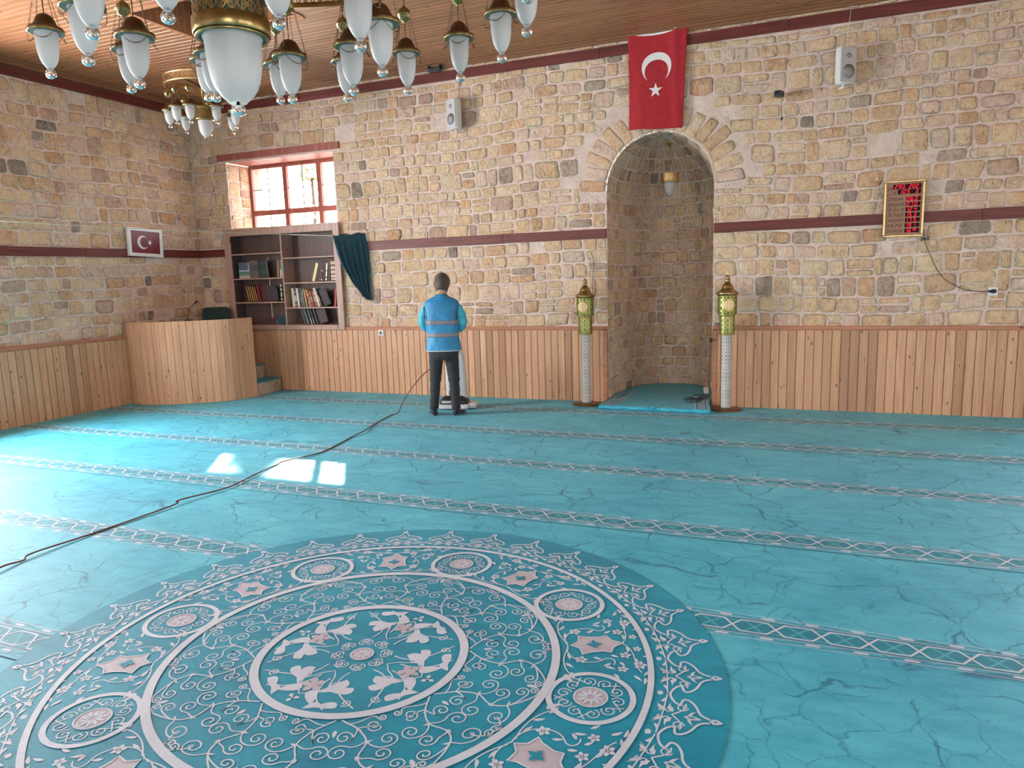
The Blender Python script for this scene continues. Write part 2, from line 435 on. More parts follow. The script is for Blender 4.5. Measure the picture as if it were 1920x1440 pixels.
hb = [(WIN[0], WIN[1], 2.53, WIN[3]), (SH0, SH1, .955, 2.53), (W-WIN[1], W-WIN[0], WIN[2], WIN[3]), (NX-NA, NX+NA, 0, NZ)]
LW = [(D-5.5, D-3.5), (D-10.2, D-8.2)]      # window spans on the left wall (local x)
hl = [(a, b, WIN[2], WIN[3]) for a, b in LW]
RW = [(4.6, 6.6), (9.0, 11.0)]
hr = [(a, b, WIN[2], WIN[3]) for a, b in RW]
hf = [(2.0, 4.0, WIN[2], WIN[3]), (W/2-.75, W/2+.75, 0, 2.4), (W-4.0, W-2.0, WIN[2], WIN[3])]

wb = MB(); base(wb, MB_, W, hb, (NX, NA, NZ))
tunnel(wb, MB_, WIN[0], WIN[1], 2.53, WIN[3], 0, .8, 0, 'tb'); tunnel(wb, MB_, WIN[0], WIN[1], WIN[2], 2.53, .3, .8, 0, 't')
tunnel(wb, MB_, SH0, SH1, .955, 2.53, 0, .30, 0, 't')
for a, b in ((SH0, WIN[0]), (WIN[1], SH1)):
    wb.add([(a, 0, 2.53), (b, 0, 2.53), (b, .3, 2.53), (a, .3, 2.53)], [(0, 1, 2, 3)])
    wb.add([(a, .3, .955), (b, .3, .955), (b, .3, 2.53), (a, .3, 2.53)], [(0, 1, 2, 3)])
wb.add([(SH0, .3, .955), (SH1, .3, .955), (SH1, .3, 1.02), (SH0, .3, 1.02)], [(0, 1, 2, 3)])
tunnel(wb, MB_, W-WIN[1], W-WIN[0], WIN[2], WIN[3], 0, .8, 0)
fb = lambda u, v, h: (u, -h, v)
CR = 1.03
hst = [(0, W, 0, ZW-.02), (SH0, SH1, .955, 2.53), (WIN[0], WIN[1], 2.53, WIN[3]), (.54, 2.82, WIN[3], 3.68),
       (W-WIN[1], W-WIN[0], WIN[2], WIN[3]), (NX-NA, NX+NA, 0, NZ)]
kb = keeper(hst[1:], .006, (NX, NZ, CR+.01))
def sect(z0, z1, sd):
    masonry(wb, 0, W, z0, z1, fb, hst, (NX, NZ, CR+.09), sd, keep=kb)
sect(ZW-.01, B1[0], 11); sect(B1[1], B2[0], 12)
masonry(wb, 0, W, B2[1]+.004, H+.02, fb, (), None, 13, rh=(.085, .095), keep=None, dw=False)
rr = random.Random(5); k = 17
for i in range(k):
    a = pi*(i+.5)/k; ro = rr.uniform(.97, 1.04)
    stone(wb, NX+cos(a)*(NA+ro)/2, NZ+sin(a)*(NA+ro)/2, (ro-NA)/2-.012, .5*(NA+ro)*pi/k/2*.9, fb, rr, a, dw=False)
# window jamb stones
for x, sgn, sd in ((WIN[0], 1, 21), (WIN[1], -1, 22)):
    masonry(wb, .015, .50, 2.55, WIN[3]-.02, (lambda x, sgn: lambda u, v, h: (x+sgn*h*.6, u, v))(x, sgn), (), None, sd, rh=(.2, .34), sw=(.235, .25), dw=False)
# mihrab niche shell
def niche(th):
    c, s = cos(th), sin(th); e = 2/2.7
    return NX-NA*abs(c)**e*(1 if c > 0 else -1), NB*abs(s)**e
NP = 64; arc = [0]
tp = [niche(pi*i/NP) for i in range(NP+1)]
for i in range(NP): arc.append(arc[-1]+math.dist(tp[i], tp[i+1]))
AL = arc[-1]
def npos(u):
    u = min(max(u, 0), AL-1e-6)
    for i in range(NP):
        if arc[i+1] >= u:
            t = (u-arc[i])/(arc[i+1]-arc[i]); return lerp(tp[i][0], tp[i+1][0], t), lerp(tp[i][1], tp[i+1][1], t)
def nfn(u, v, h):
    x, y = npos(u); x1, y1 = npos(u+.01); x0, y0 = npos(u-.01)
    dx, dy = x1-x0, y1-y0; l = sqrt(dx*dx+dy*dy) or 1
    nx_, ny_ = dy/l, -dx/l
    if v > NZ:
        ph = (v-NZ)/(pi*NA/2)*pi/2; x = NX+(x-NX)*cos(ph); y = y*cos(ph)
        z = NZ+NA*sin(ph); return (x+nx_*h*cos(ph), max(y+ny_*h*cos(ph), -.0 if u < .3 or u > AL-.3 else -9), z-h*sin(ph))
    return (x+nx_*h, y+ny_*h, v)
vsn = []; fsn = []
VV = [i*NZ/10 for i in range(11)]+[NZ+pi*NA/2*(i+1)/12 for i in range(12)]
for v in VV:
    for i in range(NP+1): vsn.append(nfn(arc[i], v, 0))
for j in range(len(VV)-1):
    for i in range(NP): a = j*(NP+1)+i; fsn.append((a, a+1, a+NP+2, a+NP+1))
wb.add(vsn, fsn, 0, True)
masonry(wb, .01, AL-.01, .03, NZ, nfn, (), None, 31, rh=(.13, .2), sw=(.11, .27), dw=False, rise=1) if False else None
masonry(wb, .01, AL-.01, .03, NZ, nfn, (), None, 31, rh=(.13, .2), sw=(.11, .27), dw=False)
rr = random.Random(77); v = NZ
while v < NZ+pi*NA/2-.06:
    h = rr.uniform(.14, .2); ph = (v+h/2-NZ)/NA; cs = max(cos(ph), .05)
    u = .01; wv = rr.uniform(.09, .13)/cs
    while u < AL-.02:
        w = min(wv*rr.uniform(.8, 1.25), AL-.01-u)
        if w > .05: stone(wb, u+w/2, v+h/2, w/2-.012/cs, h/2-.012, nfn, rr, 0, dw=False)
        u += w
    v += h
struct(wb.build('wall_back', ['mortar', 'stone']))

wl = MB(); base(wl, ML_, D, hl)
for a, b in LW: tunnel(wl, ML_, a, b, WIN[2], WIN[3], 0, .8)
fl_ = lambda u, v, h: tuple(ML_ @ Vector((u, -h, v)))
kl = keeper(hl)
for z0, z1, sd in ((ZW-.01, B1[0], 41), (B1[1], B2[0], 42)):
    masonry(wl, D-8.2, D, z0, z1, fl_, hl, None, sd, keep=kl)
struct(wl.build('wall_left', ['mortar', 'stone']))
wr = MB(); base(wr, MR_, D, hr)
for a, b in RW: tunnel(wr, MR_, a, b, WIN[2], WIN[3], 0, .8)
for z0, z1, sd in ((ZW-.01, B1[0], 51), (B1[1], B2[0], 52)):
    masonry(wr, 0, 4.5, z0, z1, lambda u, v, h: tuple(MR_ @ Vector((u, -h, v))), (), None, sd)
struct(wr.build('wall_right', ['mortar', 'stone']))
wf = MB(); base(wf, MF_, W, hf)
for a, b, c, d in hf: tunnel(wf, MF_, a, b, c, d, 0, .8)
struct(wf.build('wall_front', ['mortar', 'stone']))

# beams
def trim(name, boxes, mat, bevel=.004, org=None):
    mb = MB(); rr = random.Random(len(name)*7+len(boxes))
    for a, b in boxes: mb.box(a, b, 0, (rr.random(), rr.random(), rr.random()))
    return struct(mb.build(name, mat, bevel=bevel))
rr = random.Random(3)
def beam_run(x0, x1, z, y=-.032):
    out = []; x = x0
    while x < x1-.01:
        e = min(x+rr.uniform(1.9, 3.1), x1)
        if x1-e < .5: e = x1
        out.append(((x+.0015, y, z[0]+rr.uniform(-.003, .003)), (e-.0015, .03, z[1]+rr.uniform(-.003, .003)))); x = e
    return out
trim('trim_1', beam_run(0, W, B2), 'beam')
trim('trim_2', beam_run(0, SH0-.04, B1)+beam_run(3.10, NX-NA-.002, B1), 'beam')
trim('trim_3', beam_run(NX+NA+.002, W, B1), 'beam')
mbm = MB(); rr = random.Random(9)
for z in (B1, B2):
    y = -D
    while y < -.02:
        e = min(y+rr.uniform(1.9, 3.0), 0)
        if -e < .5: e = 0
        mbm.box((-.03, y+.0015, z[0]), (.032, e-.0015, z[1])); y = e
BY = mat_wood('red_stained_beam_side', (.085, .012, .010, 1), (.135, .022, .017, 1), (.19, .038, .03, 1), 1, .8, .5, knots=False, attr=False)
struct(mbm.build('trim_4', [BY], bevel=.004))
# pale stone stub at the end of the mid beam
mbs = MB(); mbs.box((2.93, -.02, B1[0]+.01), (3.095, .02, B1[1]-.01)); struct(mbs.build('trim_5', 'plaster', bevel=.008))
# cornice boards under the ceiling
mc = MB(); mc.box((0, -.05, H-.045), (W, .0, H)); mc.box((0, -.075, H-.018), (W, -.05, H)); mc.box((0, -D, H-.07), (.06, -.05, H), 0); mc.box((.06, -D, H-.03), (.10, -.075, H))
struct(mc.build('trim_6', 'ceil', bevel=.004))

# wainscot boards, one trim per run
def wains(name, mt, x0, x1, post0=False, post1=False, sd=0, z1=ZW):
    mb = MB(); rr = random.Random(100+sd); x = x0
    mb.box((x0, .0, .0), (x1, .02, z1), 1, mtx=mt)
    while x < x1-.01:
        w = min(.0955, x1-x); c = (rr.random(), rr.random(), rr.random()); y = -.034+rr.uniform(-.002, .002); g = .0035
        a, b = x+g, x+w-g; t = .004
        vs = [(a, -.02, 0), (a, y+t, 0), (a+t, y, 0), (b-t, y, 0), (b, y+t, 0), (b, -.02, 0)]
        vs = [mt @ Vector(p) for p in vs+[(p[0], p[1], z1-.02) for p in vs]]
        mb.add(vs, [(i, i+1, i+7, i+6) for i in range(5)], 0, False, c); x += w
    mb.box((x0, -.0205, 0), (x1, 0, z1-.02), 1, (.9, .5, .5), mtx=mt)
    struct(mb.build(name, ['board' if mt is MB_ else BOARDY, 'rail']))
    r = MB(); r.box((x0-.005, -.055, z1-.035), (x1+.005, .01, z1), 0, mtx=mt); r.box((x0, -.045, z1-.05), (x1, .0, z1-.035), 0, mtx=mt)
    if post0: r.box((x0-.01, -.045, 0), (x0+.045, .01, z1-.035), 0, mtx=mt)
    if post1: r.box((x1-.045, -.045, 0), (x1+.01, .01, z1-.035), 0, mtx=mt)
    return r
BOARDY = M['board']
RAILY = mat_wood('rail_wood_side', (.36, .13, .07, 1), (.46, .19, .10, 1), (.53, .25, .14, 1), 1, 1, .5, attr=False)
r = wains('trim_7', MB_, .0, NX-NA-.012, False, True, 1)
struct(r.build('trim_8', 'rail', bevel=.003))
r = wains('trim_9', MB_, NX+NA+.012, W, True, False, 2)
struct(r.build('trim_10', 'rail', bevel=.003))
r = wains('trim_11', ML_, 0, D, sd=3)
struct(r.build('trim_12', [RAILY], bevel=.003))

# ceiling: long tongue and groove boards, with a boarded hatch recess
HX0, HX1, HY0, HY1 = 2.60, 4.05, -3.20, -2.36
ce = MB(); rr = random.Random(4); y = -.0; pw = .088
while y > -D:
    ya, yb = y-pw, y; x = 0
    while x < W:
        e = min(x+rr.uniform(2.5, 4.5), W); c = (rr.random()*.9, rr.random(), rr.random())
        segs = [(x, e)]
        if yb < HY1+.05 and ya > HY0-.09:
            segs = [(s0, s1) for s0, s1 in ((x, min(e, HX0)), (max(x, HX1), e)) if s1 > s0+.005]
        for s0, s1 in segs:
            g = .007; zz = H+rr.uniform(-.001, .001)
            ce.add([(s0, ya, H+.012), (s0, ya+g, zz), (s0, yb-g, zz), (s0, yb, H+.012), (s1, ya, H+.012), (s1, ya+g, zz), (s1, yb-g, zz), (s1, yb, H+.012)],
                   [(0, 4, 5, 1), (1, 5, 6, 2), (2, 6, 7, 3)], 0, False, c)
        x = e
    y -= pw
z = H+.011   # closing deck above the boards, around the hatch
for a, b, c, d in ((0-.9, HX0, -D-.9, .9), (HX1, W+.9, -D-.9, .9), (HX0, HX1, -D-.9, HY0-.05), (HX0, HX1, HY1+.05, .9)):
    ce.box((a, c, z), (b, d, z+.12), 1)
ce.box((NX-1, 0, H), (NX+1, 1.9, H+.01), 1)
cz = H+.5
for i in range(10):
    yy = HY0-.04+i*(HY1-HY0+.08)/10; c = (rr.random(), rr.random(), rr.random())
    ce.box((HX0-.02, yy+.003, H+.005), (HX0+.002, yy+(HY1-HY0+.08)/10-.003, cz), 0, c)
    ce.box((HX1-.002, yy+.003, H+.005), (HX1+.02, yy+(HY1-HY0+.08)/10-.003, cz), 0, c)
for i in range(16):
    xx = HX0+i*(HX1-HX0)/16; c = (rr.random(), rr.random(), rr.random())
    ce.box((xx+.003, HY1+.03, H+.005), (xx+(HX1-HX0)/16-.003, HY1+.05, cz), 0, c)
    ce.box((xx+.003, HY0-.05, H+.005), (xx+(HX1-HX0)/16-.003, HY0-.03, cz), 0, c)
ce.box((HX0-.1, HY0-.15, cz), (HX1+.1, HY1+.15, cz+.1), 1)
struct(ce.build('ceiling', ['ceil', 'plaster']))
hm = MB()
hm.box((HX0-.03, HY0-.08, H-.012), (HX1+.03, HY0-.03, H+.004)); hm.box((HX0-.03, HY1+.03, H-.012), (HX1+.03, HY1+.08, H+.004))
hm.box((HX0-.05, HY0-.03, H-.012), (HX0, HY1+.03, H+.004)); hm.box((HX1, HY0-.03, H-.012), (HX1+.05, HY1+.03, H+.004))
struct(hm.build('trim_13', 'rail', bevel=.003))

# floor slab and outside ground
fm = MB(); fm.box((-.0, -D, -.25), (W, 0, -.012)); fm.box((NX-NA-.1, 0, -.25), (NX+NA+.1, NB+.1, 0.0))
struct(fm.build('floor', 'plaster'))
gm = MB(); gm.box((-60, -60, -.35), (60, 60, -.26)); struct(gm.build('ground', 'ground'))

# windows
def window(n, mt, w, lintel=True):
    mb = MB(); z0, z1 = WIN[2], WIN[3]; f = .05; y0, y1 = .49, .55
    def bx(a, b, m=0): mb.box(a, b, m, mtx=mt)
    for a, b in ((0, f), (w-f, w)): bx((a, y0, z0), (b, y1, z1))
    k = w/2.01
    cols = [(.672*k, .748*k), (1.332*k, 1.408*k)]; rows = [(2.0, 2.06), (2.775, 2.855)]
    for a, b in cols: bx((a, y0, z0), (b, y1, z1))
    xs = [(f, cols[0][0]), (cols[0][1], cols[1][0]), (cols[1][1], w-f)]
    for a, b in rows+[(z0, z0+f), (z1-f, z1)]:
        for p, q in xs: bx((p, y0, a), (q, y1, b))
    root = mb.build('window_%d' % n, 'frame', bevel=.003); struct(root)
    zs = [(z0+f, 2.0), (2.06, 2.775), (2.855, z1-f)]
    mu = MB()
    for p, q in xs:
        c = (p+q)/2
        for a, b in zs:
            mu.box((c-.005, .513, a), (c+.005, .527, b), 0, mtx=mt); h = (a+b)/2
            mu.box((p, .513, h-.005), (c-.005, .527, h+.005), 0, mtx=mt); mu.box((c+.005, .513, h-.005), (q, .527, h+.005), 0, mtx=mt)
    mu.build('muntin', 'darkgrey', root)
    g = MB()
    for p, q in xs:
        for a, b in zs: g.add([mt @ Vector(v) for v in ((p, .530, a), (q, .530, a), (q, .530, b), (p, .530, b))], [(0, 1, 2, 3)])
    g.build('pane', 'pane', root)
    if lintel:
        l = MB(); l.box((-.15, -.03, z1+.028), (w+.12, .06, z1+.125), 0, mtx=mt)
        for i in range(4): l.box((-.005, .0+i*.135+.003, z1+.002), (w+.005, .13+i*.135, z1+.027), 0, mtx=mt)
        l.box((.0, .5, z1), (w, .8, z1+.03), 0, mtx=mt)
        l.build('lintel', 'frame', root, bevel=.004)
    return root
def TX(m, x): return m @ Matrix.Translation((x, 0, 0))
ww = WIN[1]-WIN[0]
window(1, TX(MB_, WIN[0]), ww)
window(2, TX(MB_, W-WIN[1]), ww)
for i, (a, b) in enumerate(LW): window(3+i, TX(ML_, a), b-a)
for i, (a, b) in enumerate(RW): window(5+i, TX(MR_, a), b-a)
window(7, TX(MF_, hf[0][0]), 2.0); window(8, TX(MF_, hf[2][0]), 2.0)
dm = MB()
for i in range(2):
    x = W/2-.74+i*.745; dm.box((x, .1, 0), (x+.735, .15, 2.4), 0, mtx=MF_)
    for z in (.2, 1.3): dm.box((x+.1, .085, z), (x+.63, .1, z+.9), 0, mtx=MF_)
dr = struct(dm.build('door_1', 'board', bevel=.005))
h = MB(); h.tube([MF_ @ Vector(p) for p in ((W/2-.04, .1, 1.05), (W/2-.04, .04, 1.05), (W/2-.16, .04, 1.05))], .012); h.build('door_handle', 'brass', dr)

# ------------------------------------------------------------------ carpet
CB = (7.32, -6.55); CR_ = 1.612
cp = MB()
Z0 = 0.0
cp.add([(0, -D, Z0), (W, -D, Z0), (W, -.02, Z0), (0, -.02, Z0)], [(0, 1, 2, 3)], 0)
cp.add([(0, -D, -.012), (W, -D, -.012), (W, -.02, -.012), (0, -.02, -.012)], [(3, 2, 1, 0)], 0)
CNT = [0]; BZ = [0]
def bumpz():
    CNT[0] += 1; return (CNT[0] % 41)*3e-5*BZ[0]
def rib(pts, w, mat, z, closed=False, ws=None):
    z += bumpz()
    n = len(pts); vs = []; fs = []
    for i in range(n):
        a = pts[i-1] if (i > 0 or closed) else pts[i]; b = pts[(i+1) % n] if (i < n-1 or closed) else pts[i]
        dx, dy = b[0]-a[0], b[1]-a[1]; l = sqrt(dx*dx+dy*dy) or 1
        ww_ = (ws[i] if ws else w)/2; vs += [(pts[i][0]-dy/l*ww_, pts[i][1]+dx/l*ww_, z), (pts[i][0]+dy/l*ww_, pts[i][1]-dx/l*ww_, z)]
    for i in range(n if closed else n-1):
        j = (i+1) % n; fs.append((2*i+1, 2*j+1, 2*j, 2*i))
    cp.add(vs, fs, mat)
def fill(pts, mat, z):
    z += bumpz()
    cx = sum(p[0] for p in pts)/len(pts); cy = sum(p[1] for p in pts)/len(pts); n = len(pts)
    A = sum(pts[i][0]*pts[(i+1) % n][1]-pts[(i+1) % n][0]*pts[i][1] for i in range(n))
    fs = []
    for i in range(n):
        p, q = pts[i], pts[(i+1) % n]; s_ = (p[0]-cx)*(q[1]-cy)-(q[0]-cx)*(p[1]-cy)
        if s_*A > 0: fs.append((i, (i+1) % n, n) if A > 0 else ((i+1) % n, i, n))
    cp.add([(p[0], p[1], z) for p in pts]+[(cx, cy, z)], fs, mat)
# slots: 0 carpet 1 teal 2 band 3 mid 4 white 5 pink 6 seam
def band(yc):
    z = .0008; e = .0004; P = .396
    cp.add([(0, yc-.118, z), (W, yc-.118, z), (W, yc+.118, z), (0, yc+.118, z)], [(0, 1, 2, 3)], 0)
    cp.add([(0, yc-.078, z+e), (W, yc-.078, z+e), (W, yc+.078, z+e), (0, yc+.078, z+e)], [(0, 1, 2, 3)], 2)
    for s in (-1, 1):
        cp.add([(0, yc+s*.117-.002, z+e), (W, yc+s*.117-.002, z+e), (W, yc+s*.117+.002, z+e), (0, yc+s*.117+.002, z+e)], [(0, 1, 2, 3)], 4)
        cp.add([(0, yc+s*.078-.003, z+2*e), (W, yc+s*.078-.003, z+2*e), (W, yc+s*.078+.003, z+2*e), (0, yc+s*.078+.003, z+2*e)], [(0, 1, 2, 3)], 5)
        zz = []; n = int(W/.0495)
        for i in range(n+1): zz.append((min(i*.0495, W), yc+s*(.098+(.009 if i % 4 in (0, 3) else -.009))))
        rib(zz, .006, 2, z+e)
        for i in range(int(W/.198)):
            x = i*.198+.12; y = yc+s*.098
            fill([(x-.034, y), (x-.024, y-.008), (x+.024, y-.008), (x+.034, y), (x+.024, y+.008), (x-.024, y+.008)], 4, z+2*e)
    for off, mat, wd, lv in ((.099, 3, .012, z+2*e), (0, 4, .0115, z+3*e)):
        for s in (-1, 1):
            pts = []; x = -P+off
            while x < W+P:
                for dx, sy in ((.0, 1), (.118, 1), (.198, -1), (.316, -1)):
                    pts.append((min(max(x+dx, 0), W), yc+s*sy*.056*(.86 if mat == 3 else 1)))
                x += P
            p2 = [pts[0]]
            for p in pts[1:]:
                if p[0] > p2[-1][0]+1e-4: p2.append(p)
            rib(p2, wd, mat, lv+(.0002 if s > 0 else 0))
yc = -.74; i = 0
while yc > -D:
    band(yc)
    if i % 2: cp.add([(0, yc-.150, .0012), (W, yc-.150, .0012), (W, yc-.142, .0012), (0, yc-.142, .0012)], [(0, 1, 2, 3)], 6)
    yc -= 1.254 if i % 2 == 0 else 1.235; i += 1

def pol(r, a): return (CB[0]+r*cos(a), CB[1]+r*sin(a))
def disc(r0, r1, mat, z, n=160, c=None):
    c = c or CB; z += bumpz() if z > ZM else 0
    vs = []; 
    for i in range(n):
        a = 2*pi*i/n; vs += [(c[0]+r0*cos(a), c[1]+r0*sin(a), z), (c[0]+r1*cos(a), c[1]+r1*sin(a), z)]
    fs = [(2*i, 2*i+1, (2*i+3) % (2*n), (2*i+2) % (2*n)) for i in range(n)]
    cp.add(vs, fs, mat)
ZM = .0034; Z1 = .0040; Z2 = .0054; Z3 = .0068; BZ[0] = 1
disc(.0001, CR_, 1, ZM)
disc(CR_, CR_+.0006, 6, ZM)
A0 = radians(1.0)
disc(1.285, 1.312, 4, Z2); disc(.868, .905, 4, Z2); disc(.448, .487, 4, Z2)
def L2(c, a, s=1, m=1):   # local frame -> world: x radial, y tangential
    def f(p): x, y = p[0]*s, p[1]*s*m; return (c[0]+x*cos(a)-y*sin(a), c[1]+x*sin(a)+y*cos(a))
    return f
def spiral(c, r, a0, turns, hand, n=26, tail=0):
    out = []
    for i in range(n+1):
        t = i/n; rr_ = r*(1-t)**.75*.93+r*.08; a = a0+hand*turns*2*pi*t; out.append((c[0]+rr_*cos(a), c[1]+rr_*sin(a)))
    return out
def bez(p0, p1, p2, p3, n=12):
    return [tuple((1-t)**3*a+3*(1-t)**2*t*b+3*(1-t)*t*t*c+t**3*d for a, b, c, d in zip(p0, p1, p2, p3)) for t in [i/n for i in range(n+1)]]
def leaf(f, x, y, a, l, w, mat=4, z=Z1, bend=.25):
    up = []; dn = []
    for i in range(9):
        t = i/8; ww_ = w*sin(pi*t**.8)*.5; bx = l*t; by = bend*l*t*t
        up.append((bx, by+ww_)); dn.append((bx, by-ww_))
    ca, sa = cos(a), sin(a); F_ = lambda L_: [f((x+p[0]*ca-p[1]*sa, y+p[0]*sa+p[1]*ca)) for p in L_]
    strips(F_(up), F_(dn), mat, z)
def drop(f, x, y, a, l, w, mat=4, z=Z1, m=1):   # comma shaped leaf
    up = []; dn = []
    for i in range(11):
        t = i/10; ww_ = w*.5*(sin(pi*min(t*1.05, 1))**.8)*(1-.75*t)*1.7; bx = l*t*cos(.9*t); by = m*l*t*sin(.9*t)*.9
        up.append((bx, by+ww_)); dn.append((bx, by-ww_))
    ca, sa = cos(a), sin(a); F_ = lambda L_: [f((x+p[0]*ca-p[1]*sa, y+p[0]*sa+p[1]*ca)) for p in L_]
    strips(F_(up), F_(dn), mat, z)
def flower(f, x, y, r, k=5, mat=4, z=Z1, hole=True):
    for i in range(k):
        a = 2*pi*i/k; leaf(f, x+.22*r*cos(a), y+.22*r*sin(a), a, r*.8, r*.62, mat, z, 0)
    if hole: fill([f((x+.2*r*cos(q), y+.2*r*sin(q))) for q in [2*pi*i/8 for i in range(8)]], 5, z+.0001)
def cr2(pts, n):
    out = []
    for i in range(len(pts)-1):
        p0, p1, p2, p3 = pts[max(i-1, 0)], pts[i], pts[i+1], pts[min(i+2, len(pts)-1)]
        for k in range(n):
            t = k/n; out.append(tuple(.5*((2*b_)+(-a_+c_)*t+(2*a_-5*b_+4*c_-d_)*t*t+(-a_+3*b_-3*c_+d_)*t**3) for a_, b_, c_, d_ in zip(p0, p1, p2, p3)))
    out.append(pts[-1]); return out
def strips(up, dn, mat, z):
    z += bumpz(); n = len(up); fs = []
    for i in range(n-1):
        q = (up[i], up[i+1], dn[i+1], dn[i]); A = sum(q[k][0]*q[(k+1) % 4][1]-q[(k+1) % 4][0]*q[k][1] for k in range(4))
        f = (i, i+1, n+i+1, n+i); fs.append(f if A > 0 else f[::-1])
    cp.add([(p[0], p[1], z) for p in up+dn], fs, mat)
# outer crown lobes
N1 = 32
for k in range(N1):
    a = A0+2*pi*k/N1-radians(.5); f = L2(CB, a); hw = pi/N1*1.40
    half = bez((1.372, -hw), (1.385, -hw*.62), (1.425, -hw*.40), (1.425, -hw*.66), 10)+bez((1.425, -hw*.66), (1.425, -hw*1.02), (1.475, -hw*.78), (1.492, -hw*.42), 10)[1:]+bez((1.492, -hw*.42), (1.505, -hw*.14), (1.53, -hw*.12), (1.545, -.012), 8)[1:]
    for m in (1, -1):
        g = L2(CB, a, 1, m); rib([g(p) for p in half], .010, 4, Z1)
        rib([g(p) for p in bez((1.40, 0), (1.43, -.03), (1.46, -.055), (1.44, -.085), 8)], .007, 4, Z1)
        rib([g(p) for p in spiral((1.432, -.058), .024, 0, 1.2, 1, 14)], .006, 4, Z1)
        rib([g(p) for p in spiral((1.385, -.036), .022, pi, 1.1, -1, 12)], .006, 4, Z1)
        drop(g, 1.47, 0, -1.9, .06, .014, 4, Z1, 1)
        drop(g, 1.405, -.02, -2.6, .075, .016, 4, Z1, 1)
        drop(g, 1.35, -.01, -1.2, .07, .017, 5, Z1, -1)
        drop(g, 1.345, -.075, -.5, .055, .015, 4, Z1, -1)
        leaf(g, 1.335, -.045, .2, .045, .015, 4)
        fill([g((1.333+.012*cos(q), -hw*.98+.012*sin(q))) for q in [2*pi*i/8 for i in range(8)]], 4, Z1)
    fill([f(p) for p in ((1.542, 0), (1.555, -.017), (1.572, -.016), (1.592, 0), (1.572, .016), (1.555, .017))], 4, Z2)
    fill([f(p) for p in ((1.556, 0), (1.564, -.007), (1.572, 0), (1.564, .007))], 1, Z3)
    leaf(f, 1.445, 0, 0, .07, .026, 4, Z1, 0); leaf(f, 1.458, 0, 0, .035, .012, 1, Z2, 0)
    rib([f((1.355+.010*cos(6*t), t)) for t in [-.13+i*.26/14 for i in range(15)]], .006, 4, Z1)
# medallion circles and star motifs
for k in range(8):
    a = A0+k*pi/4; c = pol(1.075, a)
    disc(.158, .182, 4, Z2, 72, c); disc(.001, .068, 5, Z1, 40, c)
    f = L2(c, a)
    for i in range(10):
        q = 2*pi*i/10; leaf(f, .012*cos(q), .012*sin(q), q, .046, .016, 4, Z2, 0)
    disc(.064, .071, 4, Z2, 40, c)
    for i in range(10):
        q = 2*pi*i/10; cc = (.112*cos(q), .112*sin(q)); h = 1 if i % 2 else -1
        rib([f(p) for p in spiral(cc, .030, q+pi+h*.4, 1.35, h, 20)], .0055, 4, Z1)
        q2 = q+h*pi/10
        rib([f(p) for p in bez((.092*cos(q), .092*sin(q)), (.10*cos(q+h*.15), .10*sin(q+h*.15)), (.14*cos(q2), .14*sin(q2)), (.148*cos(q2+h*.1), .148*sin(q2+h*.1)), 7)], .0055, 4, Z1)
    b = a+pi/8; c = pol(1.065, b); f = L2(c, b)
    star = [(.135, 0), (.085, .03), (.066, .075), (.03, .062), (-.03, .068), (-.062, .085), (-.068, .03), (-.108, .0)]
    star = star+[(x, -y) for x, y in star[::-1][1:-1]]
    fill([f(p) for p in star], 5, Z1); rib([f(p) for p in star], .009, 4, Z2, True)
    for q in range(4): leaf(f, 0, 0, q*pi/2, .038, .022, 1, Z3, 0)
    for m in (1, -1):
        g = L2(c, b, 1, m)
        rib([g(p) for p in bez((-.12, 0), (-.16, .10), (-.05, .19), (.02, .135), 14)], .006, 4, Z1)
        rib([g(p) for p in bez((.02, .135), (.05, .105), (.09, .14), (.06, .18), 10)], .006, 4, Z1)
        rib([g(p) for p in bez((-.12, .02), (-.17, .12), (-.16, .2), (-.12, .27), 12)], .006, 4, Z1)
        rib([g(p) for p in bez((.13, .0), (.19, .08), (.14, .17), (.17, .25), 12)], .006, 4, Z1)
        for x, y, r in ((-.075, .125, .030), (.125, .105, .028), (.175, .19, .032), (.095, .215, .026), (.188, .055, .022)): flower(g, x, y, r)
        for x, y, q, l in ((-.13, .07, 1.2, .05), (-.15, .15, .6, .05), (-.13, .22, 1.3, .06), (.02, .19, .3, .05), (.05, .165, 2.4, .04), (.16, .13, 1.2, .05),
                           (.20, .12, .2, .04), (.13, .27, .8, .05), (.175, .29, 1.6, .05), (.05, .25, 1.0, .05), (-.02, .11, .4, .045), (.20, .24, 2.0, .045), (.09, .16, .9, .04), (.06, .10, .3, .04)):
            leaf(g, x, y, q, l, .016)
        drop(g, -.15, .235, 1.9, .09, .028, 4, Z1, -1); drop(g, .14, .035, .9, .06, .02)
